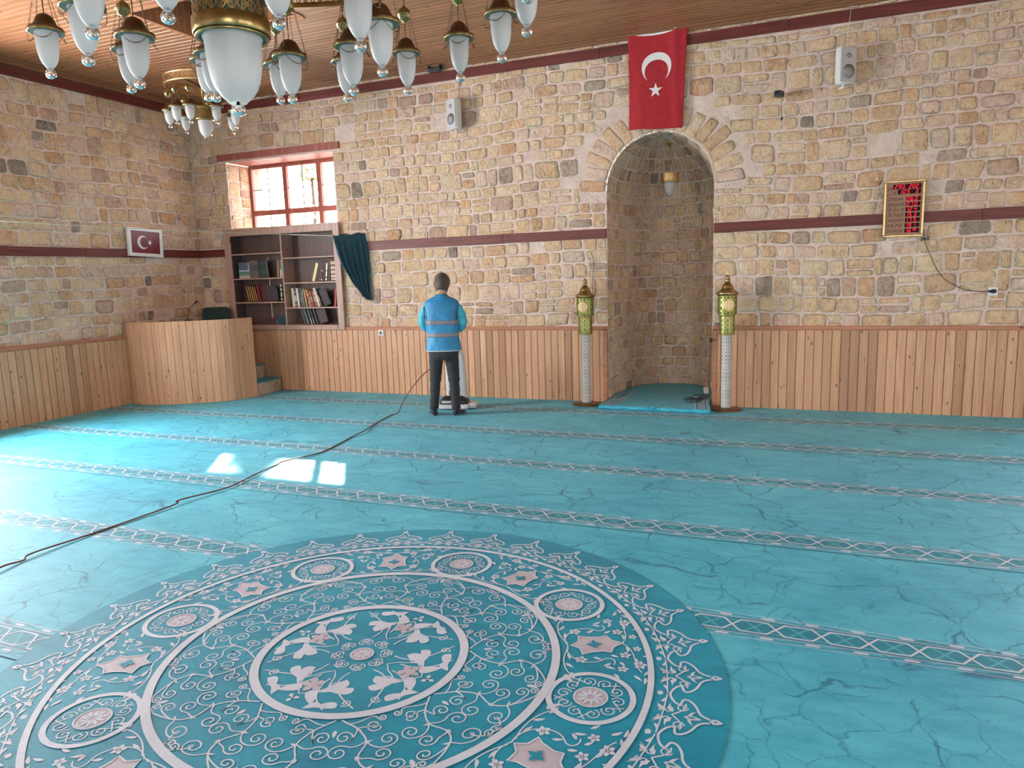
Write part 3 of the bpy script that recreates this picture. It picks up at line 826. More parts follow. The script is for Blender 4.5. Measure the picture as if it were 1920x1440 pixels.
# scroll field between the middle and inner rings
for k in range(8):
    b = A0+pi/8+k*pi/4
    for m in (1, -1):
        def g(p, b=b, m=m): return pol(p[0], b+m*p[1]/.68)
        stem = cr2([(.492, .015), (.555, .10), (.64, .138), (.72, .108), (.79, .13), (.862, .215)], 8)
        rib([g(p) for p in stem], .0072, 4, Z1)
        def branch(p0, d0, c, rad, a0, h, tn=1.55, w=.0062):
            st = (c[0]+rad*cos(a0), c[1]+rad*sin(a0)); tg = (-h*sin(a0), h*cos(a0)); L = math.dist(p0, st)*.45
            l1 = bez(p0, (p0[0]+d0[0]*L, p0[1]+d0[1]*L), (st[0]-tg[0]*L, st[1]-tg[1]*L), st, 10)
            sp = [(c[0]+rad*(1-i/26)**.8*cos(a0+h*tn*2*pi*i/26), c[1]+rad*(1-i/26)**.8*sin(a0+h*tn*2*pi*i/26)) for i in range(1, 25)]
            rib([g(p) for p in l1+sp], w, 4, Z1)
        for q in (((.555, .10), (-.2, 1), (.553, .178), .036, .6, -1), ((.555, .10), (.9, .2), (.603, .046), .040, .9, 1), ((.64, .138), (.9, .4), (.652, .222), .038, .5, 1),
                  ((.64, .138), (.6, -.8), (.690, .036), .042, 2.6, 1), ((.72, .108), (1, .0), (.728, .187), .036, -.9, 1), ((.79, .13), (.8, -.5), (.800, .060), .040, .2, -1),
                  ((.80, .14), (.5, .9), (.80, .222), .030, -.3, 1), ((.862, .215), (.0, 1), (.845, .245), .018, .4, 1), ((.52, .05), (.2, 1), (.512, .228), .020, -1.2, 1), ((.80, .06), (1, 0), (.845, .012), .020, .5, 1)): branch(*q)
        for (x, y), a in (((.64, .138), .9), ((.72, .108), -.9), ((.79, .13), 1.2), ((.555, .10), .3)):
            def f(p, x=x, y=y, g=g): return g((x+p[0], y+p[1]))
            drop(f, 0, 0, a, .034, .012)
    f = L2(pol(.555, b), b); leaf(f, 0, 0, 0, .045, .018, 4, Z1, 0)
    f = L2(pol(.80, b+pi/8), b+pi/8); leaf(f, 0, 0, 0, .05, .020, 4, Z1, 0)
# inner arabesque
disc(.001, .052, 5, Z1, 40); disc(.047, .055, 4, Z2, 40)
f0 = L2(CB, A0)
for i in range(8):
    q = 2*pi*i/8; leaf(f0, .010*cos(q), .010*sin(q), q, .036, .015, 4, Z2, 0)
    for m in (1, -1):
        g = L2(CB, A0+q, 1, m); rib([g(p) for p in spiral((.105, .028), .022, pi, 1.3, 1, 16)], .006, 4, Z1)
        rib([g(p) for p in bez((.128, .03), (.14, .045), (.12, .06), (.10, .055), 6)], .006, 4, Z1)
for i in range(4):
    q = A0+radians(32)+i*pi/2
    for m, da in ((1, 0), (-1, 0)):
        g = L2(CB, q, 1, m)
        drop(g, .20, .06, .35, .17, .060, 4, Z1, 1); drop(g, .27, .03, .9, .13, .052, 4, Z1, 1)
        drop(g, .40, .10, 2.6, .12, .05, 4, Z1, -1); drop(g, .25, .18, .9, .13, .058, 4, Z1, -1)
        drop(g, .335, .175, .3, .08, .044, 4, Z1, 1)
        rib([g(p) for p in bez((.145, .05), (.22, .14), (.30, .10), (.42, .03), 14)], .007, 4, Z1)
        rib([g(p) for p in bez((.17, .13), (.25, .20), (.33, .19), (.40, .15), 14)], .007, 4, Z1)
        rib([g(p) for p in spiral((.235, .105), .028, 0, 1.3, 1, 16)], .0065, 4, Z1)
        rib([g(p) for p in spiral((.375, .06), .024, 1, 1.3, -1, 16)], .0065, 4, Z1)
    f = L2(CB, q+pi/4)
    flower(f, .395, 0, .032, 3); flower(f, .285, 0, .055, 5, 5); leaf(f, .26, 0, 0, .07, .04, 5, Z2, 0)
    rib([f(p) for p in ((.16, 0), (.195, -.035), (.235, -.055), (.27, -.075), (.31, -.055), (.345, -.02), (.36, 0), (.345, .02), (.31, .055), (.27, .075), (.235, .055), (.195, .035))], .0065, 4, Z1, True)
rug = cp.build('carpet', ['carpet', 'teal', 'band', 'mid', 'white', 'pink', 'seam'])
tag(rug, 'turquoise wall-to-wall prayer carpet with braided row bands and a round medallion', 'carpet')
# ------------------------------------------------------------------ bookcase and books
t = thing('bookcase', (1.665, 0, .955), 'open brown wooden bookcase set into the wall below the window', 'bookcase')
O = (1.665, 0, .955)
b = MB(); Y0 = -.075
b.box((.575, Y0, .955), (.70, Y0+.022, 2.54)); b.box((2.655, Y0, .955), (2.76, Y0+.022, 2.54))
b.box((.70, Y0, 2.425), (2.655, Y0+.022, 2.54)); b.box((.70, Y0, .955), (2.655, Y0+.022, 1.03))
b.build('face_frame', 'shelf', t, O, .003)
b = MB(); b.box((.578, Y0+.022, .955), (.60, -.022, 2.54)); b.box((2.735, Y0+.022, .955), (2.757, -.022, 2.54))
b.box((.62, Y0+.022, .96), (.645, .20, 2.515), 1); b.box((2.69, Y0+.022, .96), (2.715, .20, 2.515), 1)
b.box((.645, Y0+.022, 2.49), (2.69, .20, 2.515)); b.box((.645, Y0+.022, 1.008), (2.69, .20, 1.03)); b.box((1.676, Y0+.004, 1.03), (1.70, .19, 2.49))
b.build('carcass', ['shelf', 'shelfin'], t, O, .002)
for z, x0, x1 in ((2.15, .645, 1.676), (1.765, .645, 1.676), (1.392, .645, 1.676), (2.06, 1.70, 2.69), (1.682, 1.70, 2.69), (1.300, 1.70, 2.69)):
    b = MB(); b.box((x0, Y0+.006, z-.02), (x1, .19, z)); b.build('shelf', 'shelf', t, O, .002)
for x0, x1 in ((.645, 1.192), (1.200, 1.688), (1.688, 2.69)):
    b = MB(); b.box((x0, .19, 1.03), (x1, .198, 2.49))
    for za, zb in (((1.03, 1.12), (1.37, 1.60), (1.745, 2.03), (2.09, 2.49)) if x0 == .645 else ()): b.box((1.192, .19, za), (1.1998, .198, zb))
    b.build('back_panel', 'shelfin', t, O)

def cmat(c, r=.55, name='book_cover'):
    k = 'c%d_%d_%d' % c
    if k not in M: M[k] = plain(name, srgb(*c), r)
    return k
M['pages'] = plain('paper_pages', (.62, .55, .43, 1), .8)
def book(x, z, th, h, d, tilt, c, label, stripe=None, y=0.0, group=None, band=None):
    """spine faces the room; tilt in degrees, positive leans to the right"""
    a = radians(tilt); ox = x+(th if tilt > 0 else 0)
    o = thing('book', (ox, y, z+.0005), label, 'book', group or 'books in the wall bookcase'); o.rotation_euler = (0, a, 0)
    s = -th if tilt > 0 else 0; d = min(d, .165)
    b = MB(); cv = .0025
    b.box((s, 0, 0), (s+th, .004, h)); b.box((s, .004, 0), (s+cv, d, h)); b.box((s+th-cv, .004, 0), (s+th, d, h))
    mats = [cmat(c)]
    if stripe:
        mats.append(cmat(stripe, .35))
        for q0, q1 in (band or ((.12, .16), (.30, .62), (.80, .84))): b.box((s+th*.18, -.0012, h*q0), (s+th*.82, .0, h*q1), 1)
    b.build('cover', mats, o)
    p = MB(); p.box((s+cv+.0003, .006, .003), (s+th-cv-.0003, d-.004, h-.003)); p.build('pages', 'pages', o)
    return o
def faced(x, z, w, h, th, tilt, parts, label, y=.02):
    o = thing('book', (x, y, z+.0005), label, 'book', 'books in the wall bookcase'); o.rotation_euler = (0, radians(tilt), 0)
    b = MB(); mats = []
    for i, (c, x0, x1, z0, z1) in enumerate(parts):
        mats.append(cmat(c)); b.box((x0*w, -.0006*i, z0*h), (x1*w, .003, z1*h), i)
    b.box((0, th-.003, 0), (w, th, h), 0); b.build('cover', mats, o)
    p = MB(); p.box((.003, .004, .003), (w-.003, th-.004, h-.003)); p.build('pages', 'pages', o); return o
z = 1.765
faced(.745, z, .215, .25, .03, 0, [((150,155,170),0,1,0,1), ((88,98,122),0,.86,.52,1), ((190,205,205),.0,1,.45,.52), ((98,128,122),0,1,.18,.45), ((190,178,165),0,1,0,.18)], 'book facing out with blue, green and cream bands, leftmost on the upper left shelf')
faced(.965, z, .165, .275, .03, 0, [((95,88,90),0,1,0,1), ((60,82,88),.15,1,.42,.72), ((120,100,95),0,.6,.86,1)], 'grey brown book facing out beside the blue and green one', .025)
faced(1.140, z, .165, .275, .03, -3, [((38,58,62),0,1,0,1), ((55,85,88),.1,.9,.78,.82), ((50,72,70),.15,.85,.1,.5)], 'dark green book facing out, third from the left on the upper left shelf', .03)
book(1.50, z, .030, .27, .19, 4, (176,120,88), 'tan leaning book next to the green one by the divider', None, .02)
book(1.545, z, .055, .265, .19, 4, (92,140,120), 'green leaning book beside the bookcase divider', (200,205,195), .02, band=((.0,.45),))
z = 1.392; n_ = ('first', 'second', 'third', 'fourth', 'fifth')
for i in range(5): book(.915+i*.040, z, .026, .262-.002*i, .17, -10, (30,24,24), 'slim black book with golden spine, %s from the left on the third left shelf' % n_[i], (205,160,95), .0, band=((.03, .97),))
book(1.118, z, .040, .262, .17, -9, (122,38,48), 'red book leaning after the row of slim black and gold books')
faced(1.163, z, .13, .255, .028, -6, [((78,34,46),0,1,0,1), ((96,48,58),.1,.9,.8,.84)], 'dark maroon book facing out behind the red spine', .03)
faced(1.300, z, .16, .24, .028, -6, [((48,44,54),0,1,0,1)], 'dark slate book facing out on the third left shelf', .035)
for i in range(2): book(1.548+i*.060, z, .044, .285, .18, 0, (22,20,22), 'thick black book with cream lettering, %s of the pair by the divider' % ('left', 'right')[i], (205,200,160), .0, band=((.06,.2),(.26,.5),(.58,.72),(.8,.94)))
# dark bag
b = MB(); rg = []
for i in range(9):
    q = i/8; r = sin(pi*min(max(q, .04), .96))**.45
    rg.append([(1.36+.29*q, .10+.085*r*cos(a_), 1.032+max(.0, (.055+.05*q)*r*(1+sin(a_)))) for a_ in [2*pi*k/14 for k in range(14)]])
b.loft(rg); o = b.build('bag', 'curtain', None, (1.5, .1, 1.032)); tag(o, 'dark crumpled cloth bag on the bottom left shelf', 'bag')
# right bay, second shelf
def pack(seq, x0, minx=None):
    # seq: (thickness, height, tilt); returns left-bottom x of each so neighbours touch without crossing
    xs = []; edge = None
    for th, h, tl in seq:
        a = radians(tl); w_ = th/cos(a)
        if edge is None: L = x0
        else:
            ex, eh, et = edge; zz = min(eh*cos(et), h*cos(a)); d_ = tanh_(et)-tanh_(a); L = ex+max(0, d_)*zz+.0012
        # L is where the left face line meets the shelf
        xs.append(L if tl <= 0 else L+w_-th)
        edge = (L+w_, h, a)
    return xs
tanh_ = math.tan
z = 1.682
book(2.165, z, .052, .285, .19, 19, (196,178,110), 'yellow book leaning right at the start of the upper right row', (225,205,150), 0, band=((.0, 1),))
R2 = list(((2.245, .034, 15, (58,32,34), None, 'plain dark maroon book just right of the yellow one'),
    (2.295, .028, 13, (70,44,42), (110,90,80), 'brown spined book, second after the yellow one'), (2.335, .032, 12, (44,30,32), (190,170,140), 'dark book with a small pale mark near its foot'),
    (2.380, .026, 10, (88,40,44), None, 'reddish brown book left of the cream lettered spine'), (2.420, .036, 8, (36,26,28), (225,215,190), 'dark book with bright cream lettering down its spine'),
    (2.472, .040, 5, (66,38,42), None, 'broad plain brown book before the ornate red spines')))
px_ = pack([(.052, .285, 19)]+[(q[1], .305, q[2]) for q in R2]+[(.030, .318, 2)]*3, 2.165)
for i, (x, th, tl, c, s, l) in enumerate(R2):
    book(px_[i+1], z, th, .305-.003*(i % 3), .2, tl, c, l, s, 0, band=((.05, .16), (.22, .5), (.55, .9)) if i == 4 else ((.05, .12), (.5, .56)))
for i in range(3): book(px_[7+i], z, .030, .318, .2, 2, (112,34,44), 'ornate red and cream spine, %s of three by the right side of the bookcase' % ('left', 'middle', 'right')[i], (214,190,160), 0, band=((.05, .14), (.18, .3), (.36, .5), (.56, .7), (.78, .92)))
# right bay, third shelf
z = 1.300
rowd = [(1.775, .055, .29, -3, (196,180,150), None, 'thick cream book at the left end of the long lower row'), (1.848, .024, .285, -4, (60,66,78), (205,210,215), 'slim white striped grey book after the thick cream one'),
 (1.874, .026, .285, -4, (44,54,84), (170,180,200), 'slim navy book with pale stripes'), (1.905, .040, .29, -5, (205,200,192), None, 'white book, third pale spine of the long lower row'),
 (1.950, .030, .25, -3, (50,44,44), None, 'short dark book right of the white one'), (1.983, .034, .24, -4, (104,70,58), (150,110,90), 'short brown patterned book'),
 (2.020, .026, .262, -6, (96,140,128), None, 'slim pale green book in the long lower row'), (2.050, .020, .262, -8, (40,60,62), None, 'thin dark teal book beside the pale green one'),
 (2.072, .026, .27, -9, (206,152,82), None, 'orange spined book, left of the two orange ones'), (2.100, .022, .262, -9, (46,34,30), None, 'thin dark book between the two orange spines'),
 (2.124, .028, .27, -12, (214,166,92), (60,40,30), 'orange spined book, right of the two orange ones'), (2.158, .030, .235, -10, (132,62,58), (196,120,100), 'short red book with paler panels'),
 (2.190, .036, .25, -12, (140,52,64), (180,140,150), 'crimson book with a dotted spine'), (2.230, .022, .25, -14, (34,30,34), None, 'thin black book after the crimson one'),
 (2.254, .020, .25, -15, (190,110,60), (225,205,160), 'thin orange and cream book leaning left'), (2.278, .018, .25, -16, (150,50,50), (220,170,120), 'thin red book leaning left against its neighbours'),
 (2.300, .042, .292, -17, (212,206,200), None, 'wide white book leaning left near the end of the row'), (2.348, .026, .285, -20, (70,56,48), (206,170,110), 'brown and gold book leaning left behind the white one')]
px_ = pack([(q[1]*.82, q[2], q[3]) for q in rowd]+[(.03, .27, -21)], 1.775)
for (x, th, h, tl, c, s, l), x in zip(rowd, px_): th *= .82; book(x, z, th, h, .19, tl, c, l, s)
faced(px_[-1], z, .13, .27, .03, -21, [((42,40,44),0,1,0,1)], 'black book facing out, leaning at the end of the long row', .03)
book(2.545, z, .032, .27, .19, 6, (160,58,66), 'red book leaning right at the far end of the lower row')
book(2.602, z, .036, .285, .19, 3, (40,110,128), 'teal book against the right side of the bookcase', (120,170,175))
z = 1.03
for i, (x, th, c, s, l) in enumerate(((1.985, .018, (92,94,98), None, 'thin grey book, leftmost leaning on the bottom right shelf'), (2.02, .05, (74,76,82), None, 'broad dark grey binder on the bottom right shelf'),
    (2.10, .022, (96,100,104), (170,165,160), 'slim grey book with a pale foot on the bottom right shelf'), (2.15, .022, (58,50,48), (180,160,120), 'slim brown book with a golden stripe on the bottom right shelf'), (2.205, .024, (66,74,78), None, 'dark slate book leaning on the bottom right shelf'))):
    book(x, z, th, .245, .2, -17, c, l, s, .0, band=((.02, .4),))
faced(2.235, z, .16, .24, .025, -17, [((70,50,48),0,1,0,1)], 'brown book facing out, rightmost on the bottom right shelf', .03)

# ------------------------------------------------------------------ corner platform
poly = [(.02, -1.615), (.357, -1.668), (.76, -1.562), (1.208, -1.288), (1.448, -1.03), (1.535, -.66)]
def cr(pts, n):
    out = []
    for i in range(len(pts)-1):
        p0, p1, p2, p3 = pts[max(i-1, 0)], pts[i], pts[i+1], pts[min(i+2, len(pts)-1)]
        for k in range(n):
            t = k/n; out.append(tuple(.5*((2*b_)+(-a_+c_)*t+(2*a_-5*b_+4*c_-d_)*t*t+(-a_+3*b_-3*c_+d_)*t**3) for a_, b_, c_, d_ in zip(p0, p1, p2, p3)))
    out.append(pts[-1]); return out
sm = cr(poly, 12); ds = [0]
for i in range(len(sm)-1): ds.append(ds[-1]+math.dist(sm[i], sm[i+1]))
def at(s):
    s = min(max(s, 0), ds[-1]-1e-6)
    for i in range(len(sm)-1):
        if ds[i+1] >= s: q = (s-ds[i])/(ds[i+1]-ds[i]); return (lerp(sm[i][0], sm[i+1][0], q), lerp(sm[i][1], sm[i+1][1], q))
PO = (.6, -.9, 0)
t = thing('preaching_platform', PO, 'curved pine boarded platform in the corner left of the bookcase', 'platform')
nb = int(ds[-1]/.094); w = ds[-1]/nb; b = MB(); rr = random.Random(8); ZL = 1.188
for i in range(nb):
    a = at(i*w+.0018); c = at((i+1)*w-.0018); dx, dy = c[0]-a[0], c[1]-a[1]; l = sqrt(dx*dx+dy*dy); nx_, ny_ = dy/l, -dx/l
    off = rr.uniform(-.0015, .0015); th = .035
    P4 = [(a[0]+nx_*off, a[1]+ny_*off), (c[0]+nx_*off, c[1]+ny_*off), (c[0]-nx_*th, c[1]-ny_*th), (a[0]-nx_*th, a[1]-ny_*th)]
    b.prism([(p[0], p[1], 0.0) for p in P4], (0, 0, ZL)); k = len(b.c)
    col = (rr.random(), rr.random(), rr.random())
    for q in range(k-8, k): b.c[q] = col
b.build('boarding', 'board', t, PO, .0025)

b = MB(); pts = [(.07, -.07)]+[(p[0]*.955+.02, p[1]*.955-.0) for p in [at(ds[-1]*i/20) for i in range(19)]]+[(1.16, -.6), (1.16, -.07)]
b.prism([(p[0], p[1], .42) for p in pts], (0, 0, .03)); b.build('deck', 'rail', t, PO)
b = MB(); b.prism([(p[0], p[1], 1.13) for p in [(.07, -1.45), (.357, -1.60), (.74, -1.50), (1.17, -1.235), (1.02, -.98), (.70, -.85), (.35, -.95), (.07, -1.10)]], (0, 0, .028)); b.build('desk_top', 'shelf', t, PO, .003)
b = MB(); b.box((.30, -1.2, .45), (.34, -1.0, 1.13)); b.box((.86, -1.2, .45), (.90, -1.0, 1.13)); b.build('desk_support', 'shelf', t, PO)
# stone steps
def step(x0, x1, y0, y1, z0, z1, label, sd, round_=True):
    o = thing('step', ((x0+x1)/2, (y0+y1)/2, z0), label, 'step'); g = ((x0+x1)/2, (y0+y1)/2, z0)
    rr = random.Random(sd); b = MB(); n = 9; top = [(x0, y1), (x0, y0)]
    for i in range(n+1): q = i/n; top.append((x1+(.03*sin(pi*q) if round_ else 0)-.05*(q**3)*(1 if round_ else 0), lerp(y0, y1, q)))
    rings = []
    for zz in [z0+(z1-z0)*k/5 for k in range(6)]: rings.append([(p[0]+rr.uniform(-.006, .006)*(i > 1), p[1]+rr.uniform(-.003, .003)*(i > 1), zz) for i, p in enumerate(top)])
    b.loft(rings, 0, True); b.c = [(.50, .40, .30)]*len(b.v); b.build('stone_block', 'stone', o, g)
    c = MB(); c.prism([(p[0]+(.006 if i > 1 else 0), p[1], z1+.001) for i, p in enumerate(top)], (0, 0, .012)); c.build('tread_carpet', 'teal', o, g)
step(1.195, 1.53, -.63, -.06, 0, .19, 'lower stone step with a teal carpet tread beside the pine platform', 1)
step(.95, 1.185, -.60, -.06, 0, .40, 'upper stone step with a teal carpet tread beside the pine platform', 2, False)
# chair
CO = (.53, -.45, .45)
t = thing('chair', CO, 'dark upholstered chair with a rounded back behind the pine platform', 'chair', rz=radians(20))
def rrect(w, h, r, n=5):
    out = []
    for cx, cy, a0 in ((w/2-r, h/2-r, 0), (-w/2+r, h/2-r, pi/2), (-w/2+r, -h/2+r, pi), (w/2-r, -h/2+r, 3*pi/2)):
        for i in range(n+1): a = a0+pi/2*i/n; out.append((cx+r*cos(a), cy+r*sin(a)))
    return out
b = MB(); b.prism([(x, .20+.02*cos(x*6), .67+y) for x, y in rrect(.47, .42, .09)], (0, .045, 0)); b.build('backrest', 'chair', t, None, .015)
b = MB(); b.prism([(x, y, .41) for x, y in rrect(.46, .44, .06)], (0, 0, .06)); b.build('seat', 'chair', t, None, .015)
for sx in (-1, 1):
    b = MB(); b.tube([(sx*.2, -.19, .005), (sx*.2, -.18, .41)], .011); b.build('leg', 'black', t)
    b = MB(); b.tube([(sx*.2, .22, .005), (sx*.2, .20, .41), (sx*.2, .215, .62)], .011); b.build('leg', 'black', t)
# microphone
t = thing('microphone', (.58, -.95, 1.1595), 'black gooseneck microphone standing on the platform desk', 'microphone')
b = MB(); b.lathe([(.001, 0), (.05, 0), (.05, .012), (.03, .02), (.001, .022)], n=20); b.build('stand_base', 'black', t)
b = MB(); b.tube(cr([(0, 0, .02), (.012, 0, .09), (.05, 0, .17), (.11, 0, .23), (.17, 0, .26)], 5), .0045, 6); b.build('gooseneck', 'black', t)
b = MB(); b.tube([(.165, 0, .258), (.185, 0, .270), (.215, 0, .288), (.225, 0, .294)], .01, 10, rads=[.006, .013, .013, .007]); b.build('capsule', 'black', t)

# ------------------------------------------------------------------ flags
def star_pts(r, rot=0, k=.382): return [((r if i % 2 == 0 else r*k)*sin(rot+pi*i/5), (r if i % 2 == 0 else r*k)*cos(rot+pi*i/5)) for i in range(10)]
def crescent(Ro, Ri, d, n=28):   # opening towards +x
    # intersection of circles: outer centre 0, inner centre (d,0)
    x = (d*d-Ri*Ri+Ro*Ro)/(2*d); y = sqrt(max(Ro*Ro-x*x, 0)); a = atan2(y, x); bb = atan2(y, x-d); out = []; inn = []
    for i in range(n+1):
        q = a+(2*pi-2*a)*i/n; out.append((Ro*cos(q), Ro*sin(q)))
        q = bb+(2*pi-2*bb)*i/n; inn.append((d+Ri*cos(q), Ri*sin(q)))
    return out, inn
FO = (7.45, -.05, 4.5)
t = thing('flag', FO, 'large red flag with white crescent and star hanging above the niche', 'flag')
def fpt(s, q, off=0):   # s 0..1 across, q 0..1 down
    xl = lerp(7.088, 7.098, q)+.012*sin(q*3); xr = lerp(7.803, 7.742, q**.8)
    zt = 4.512+.018*s-.055*sin(pi*s)*(1-.15*s); zb = 3.395-.030*s+.004*sin(s*9)
    zt += .02*max(0, s-.9)*10; z = lerp(zt, zb, q)
    y = -.055-.018*sin(s*5+1.2-q*1.5)*(.3+q)-.022*math.exp(-((s-.78-.12*q)/.07)**2)*(.9-.4*q)-.014*math.exp(-((s-.2)/.09)**2)*q-.03*q
    return (lerp(xl, xr, s), y-off, z)
b = MB(); n, m = 40, 48
vs = [fpt(i/n, j/m) for j in range(m+1) for i in range(n+1)]; fs = [(j*(n+1)+i, j*(n+1)+i+1, (j+1)*(n+1)+i+1, (j+1)*(n+1)+i) for j in range(m) for i in range(n)]
b.add(vs, fs, 0, True); b.build('cloth', 'red', t, FO, solid=.003)
def emb(polys, name):
    b = MB()
    for out, inn in polys:
        if inn:
            for i in range(len(out)-1): b.add([fpt(*p, off=.004) for p in (out[i], out[i+1], inn[i+1], inn[i])], [(0, 1, 2, 3)])
        else:
            c = (sum(p[0] for p in out)/len(out), sum(p[1] for p in out)/len(out)); k = len(out)
            b.add([fpt(*p, off=.004) for p in out+[c]], [(i, (i+1) % k, k) for i in range(k)])
    b.build(name, 'fwhite', t, FO, solid=.0015)
fw, fh = .70, 1.12
def S(x, z): return ((x-7.09)/.69, (4.47-z)/1.10)
out, inn = crescent(.178, .142, .048)
emb([([S(7.430+p[1], 4.080-p[0]) for p in out], [S(7.430+p[1], 4.080-p[0]) for p in inn])], 'crescent')
emb([([S(7.425+x, 3.822+z_) for x, z_ in star_pts(.088)], None)], 'star')
b = MB()
for s_ in (.02, .5, .985):
    p = fpt(s_, .004); b.tube([(p[0], p[1]+.002, p[2]), (p[0], -.002, p[2]+.01)], .003, 6)
b.build('pin', 'grille', t, FO)
b = MB(); b.tube([fpt(i/20, 0, -.001) for i in range(21)], .009, 8, flat=1.6); b.build('hem', 'fwhite', t, FO)
# framed flag on the left wall
FO = (.03, -1.10, 2.335)
t = thing('framed_flag', FO, 'small framed red flag with crescent and star on the left wall beam', 'picture'); t.rotation_euler = (radians(-2.2), 0, 0)
def yz(pts, x, d, b, mat=0): b.prism([(x, p[0], p[1]) for p in pts], (d, 0, 0), mat)
b = MB(); w, h, f = .60, .415, .048
for a_, c_ in (((-w/2, -h/2), (w/2, -h/2+f)), ((-w/2, h/2-f), (w/2, h/2)), ((-w/2, -h/2+f), (-w/2+f, h/2-f)), ((w/2-f, -h/2+f), (w/2, h/2-f))):
    b.box((.0, a_[0], a_[1]), (.045, c_[0], c_[1]))
b.build('frame', 'wplastic', t, None, .004)
b = MB(); b.box((.005, -w/2+f, -h/2+f), (.03, w/2-f, h/2-f)); b.build('panel', 'dred', t)
out, inn = crescent(.098, .079, .026); b = MB()
for i in range(len(out)-1): b.prism([(.030, p[0]-.045, p[1]) for p in (out[i], out[i+1], inn[i+1], inn[i])], (.005, 0, 0))
b.build('crescent', 'fwhite', t)
b = MB(); b.prism([(.030, .075+x, z_) for x, z_ in star_pts(.045, -pi/10*0+pi/2*1)], (.005, 0, 0)); b.build('star', 'fwhite', t)

# ------------------------------------------------------------------ wall equipment
def speaker(x, z, ang, hgt, label):
    t = thing('loudspeaker', (x, -.15, z), label, 'loudspeaker', None, ang); w, d, h = .20, .17, hgt
    b = MB(); ring = []
    for i in range(13):
        a = pi*i/12; ring.append((-w/2*cos(a)**1 if False else -w/2*cos(a), d*.75*sin(a)**.8 if 0 < i < 12 else 0))
    sec = [(-w/2, -.02)]+[(p[0], p[1]) for p in ring]+[(w/2, -.02)]
    rings = []
    for q, s in ((0, .80), (.04, .93), (.12, 1), (.88, 1), (.96, .93), (1, .80)): rings.append([(p[0]*(1-.1*(1-s)), p[1]*s if p[1] > 0 else p[1], -h/2+h*q) for p in sec])
    b.loft(rings, 0, True); b.build('cabinet', 'wplastic', t)
    b = MB(); b.prism([(x_, -.021, z_) for x_, z_ in rrect(w*.93, h*.95, .02)], (0, -.012, 0)); b.build('grille', 'grille', t, None, .004)
    b = MB(); b.lathe([(.001, 0), (.065, 0), (.072, .004), (.001, .006)], n=28, mtx=Matrix.Translation((0, -.033, -h*.18)) @ Matrix.Rotation(pi/2, 4, 'X')); b.build('woofer', 'grille2', t)
    b = MB(); b.lathe([(.001, 0), (.022, 0), (.026, .004), (.001, .006)], n=20, mtx=Matrix.Translation((0, -.033, h*.25)) @ Matrix.Rotation(pi/2, 4, 'X')); b.build('tweeter', 'grille2', t)
    b = MB(); b.tube([(0, .05, -h/2+.01), (0, .05, -h/2-.025), (0, .12, -h/2-.03)], .012); b.build('bracket', 'wplastic', t)
    return t
M['grille2'] = plain('dark_speaker_cone', (.36, .345, .355, 1), .7)
s1 = speaker(4.745, 3.83, radians(-24), .385, 'white loudspeaker on the stone wall between window and niche')
s2 = speaker(9.50, 3.82, radians(34), .375, 'white loudspeaker on the stone wall right of the flag')
b = MB(); b.tube([(4.80, -.06, 4.0), (4.795, -.02, 4.2), (4.80, -.045, 4.46)], .003, 6); o = b.build('cable', 'black', None, (4.8, -.03, 4.2)); tag(o, 'thin dark cable running up from the left loudspeaker', 'cable')
b = MB(); b.tube([(9.49, -.10, 4.0), (9.505, -.04, 4.2), (9.53, -.045, 4.46)], .003, 6); o = b.build('cable', 'wplastic', None, (9.5, -.03, 4.2)); tag(o, 'thin white cable running up from the right loudspeaker', 'cable')
t = thing('security_camera', (8.87, -.02, 3.61), 'small black security camera on the wall right of the flag', 'camera')
mm = Matrix.Rotation(radians(-25), 4, 'Z')
b = MB(); b.box((-.035, -.17, -.032), (.035, -.06, .032), mtx=mm); b.build('housing', 'darkgrey', t, None, .006)
b = MB(); b.lathe([(.001, 0), (.020, 0), (.024, .006), (.001, .008)], n=20, mtx=mm @ Matrix.Translation((0, -.172, 0)) @ Matrix.Rotation(pi/2, 4, 'X')); b.build('lens', 'black', t)
b = MB(); b.tube([mm @ Vector((0, -.06, 0)), (.0, -.03, 0), (.02, .015, 0)], .012); b.build('bracket', 'wplastic', t)
b = MB(); b.tube([(-.02, -.07, -.03), (-.025, -.03, -.12), (-.02, -.01, -.24)], .002, 6); b.lathe([(.001, -.02), (.011, -.012), (.011, .012), (.001, .02)], (-.02, -.01, -.25), 10); b.build('lead', 'black', t)
t = thing('floodlight', (4.475, -.085, 4.452), 'small dark floodlight fixed where the ceiling meets the back wall', 'light')
b = MB(); b.box((-.085, -.02, -.045), (.085, .03, .01)); b.build('housing', 'darkgrey', t, None, .005)
b = MB(); b.box((-.095, -.03, .005), (-.075, .05, .04)); b.box((.075, -.03, .005), (.095, .05, .04)); b.box((-.11, .02, -.02), (-.085, .05, .02)); b.build('bracket', 'black', t)
def socket(x, z, label, y=-.036, plug=False):
    t = thing('wall_socket', (x, y, z), label, 'socket')
    b = MB(); b.box((-.045, -.010, -.045), (.045, 0, .045)); b.build('plate', 'wplastic', t, None, .004)
    b = MB(); b.lathe([(.026, 0), (.028, .003), (.019, .004), (.019, 0)], n=22, mtx=Matrix.Translation((0, -.010, 0)) @ Matrix.Rotation(pi/2, 4, 'X')); b.build('socket_ring', 'grille', t)
    return t
socket(3.368, .906, 'white socket on the pine panelling right of the bookcase')
socket(11.015, 1.363, 'white socket on the stone wall right of the prayer time clock', -.014)
t = thing('power_plug', (11.0, -.035, 1.365), 'black plug pushed into the right wall socket', 'plug')
b = MB(); b.tube([(.035, .002, 0), (.0, -.012, 0), (-.035, -.008, 0)], .014, 10, rads=[.019, .018, .010]); b.build('plug_body', 'black', t)

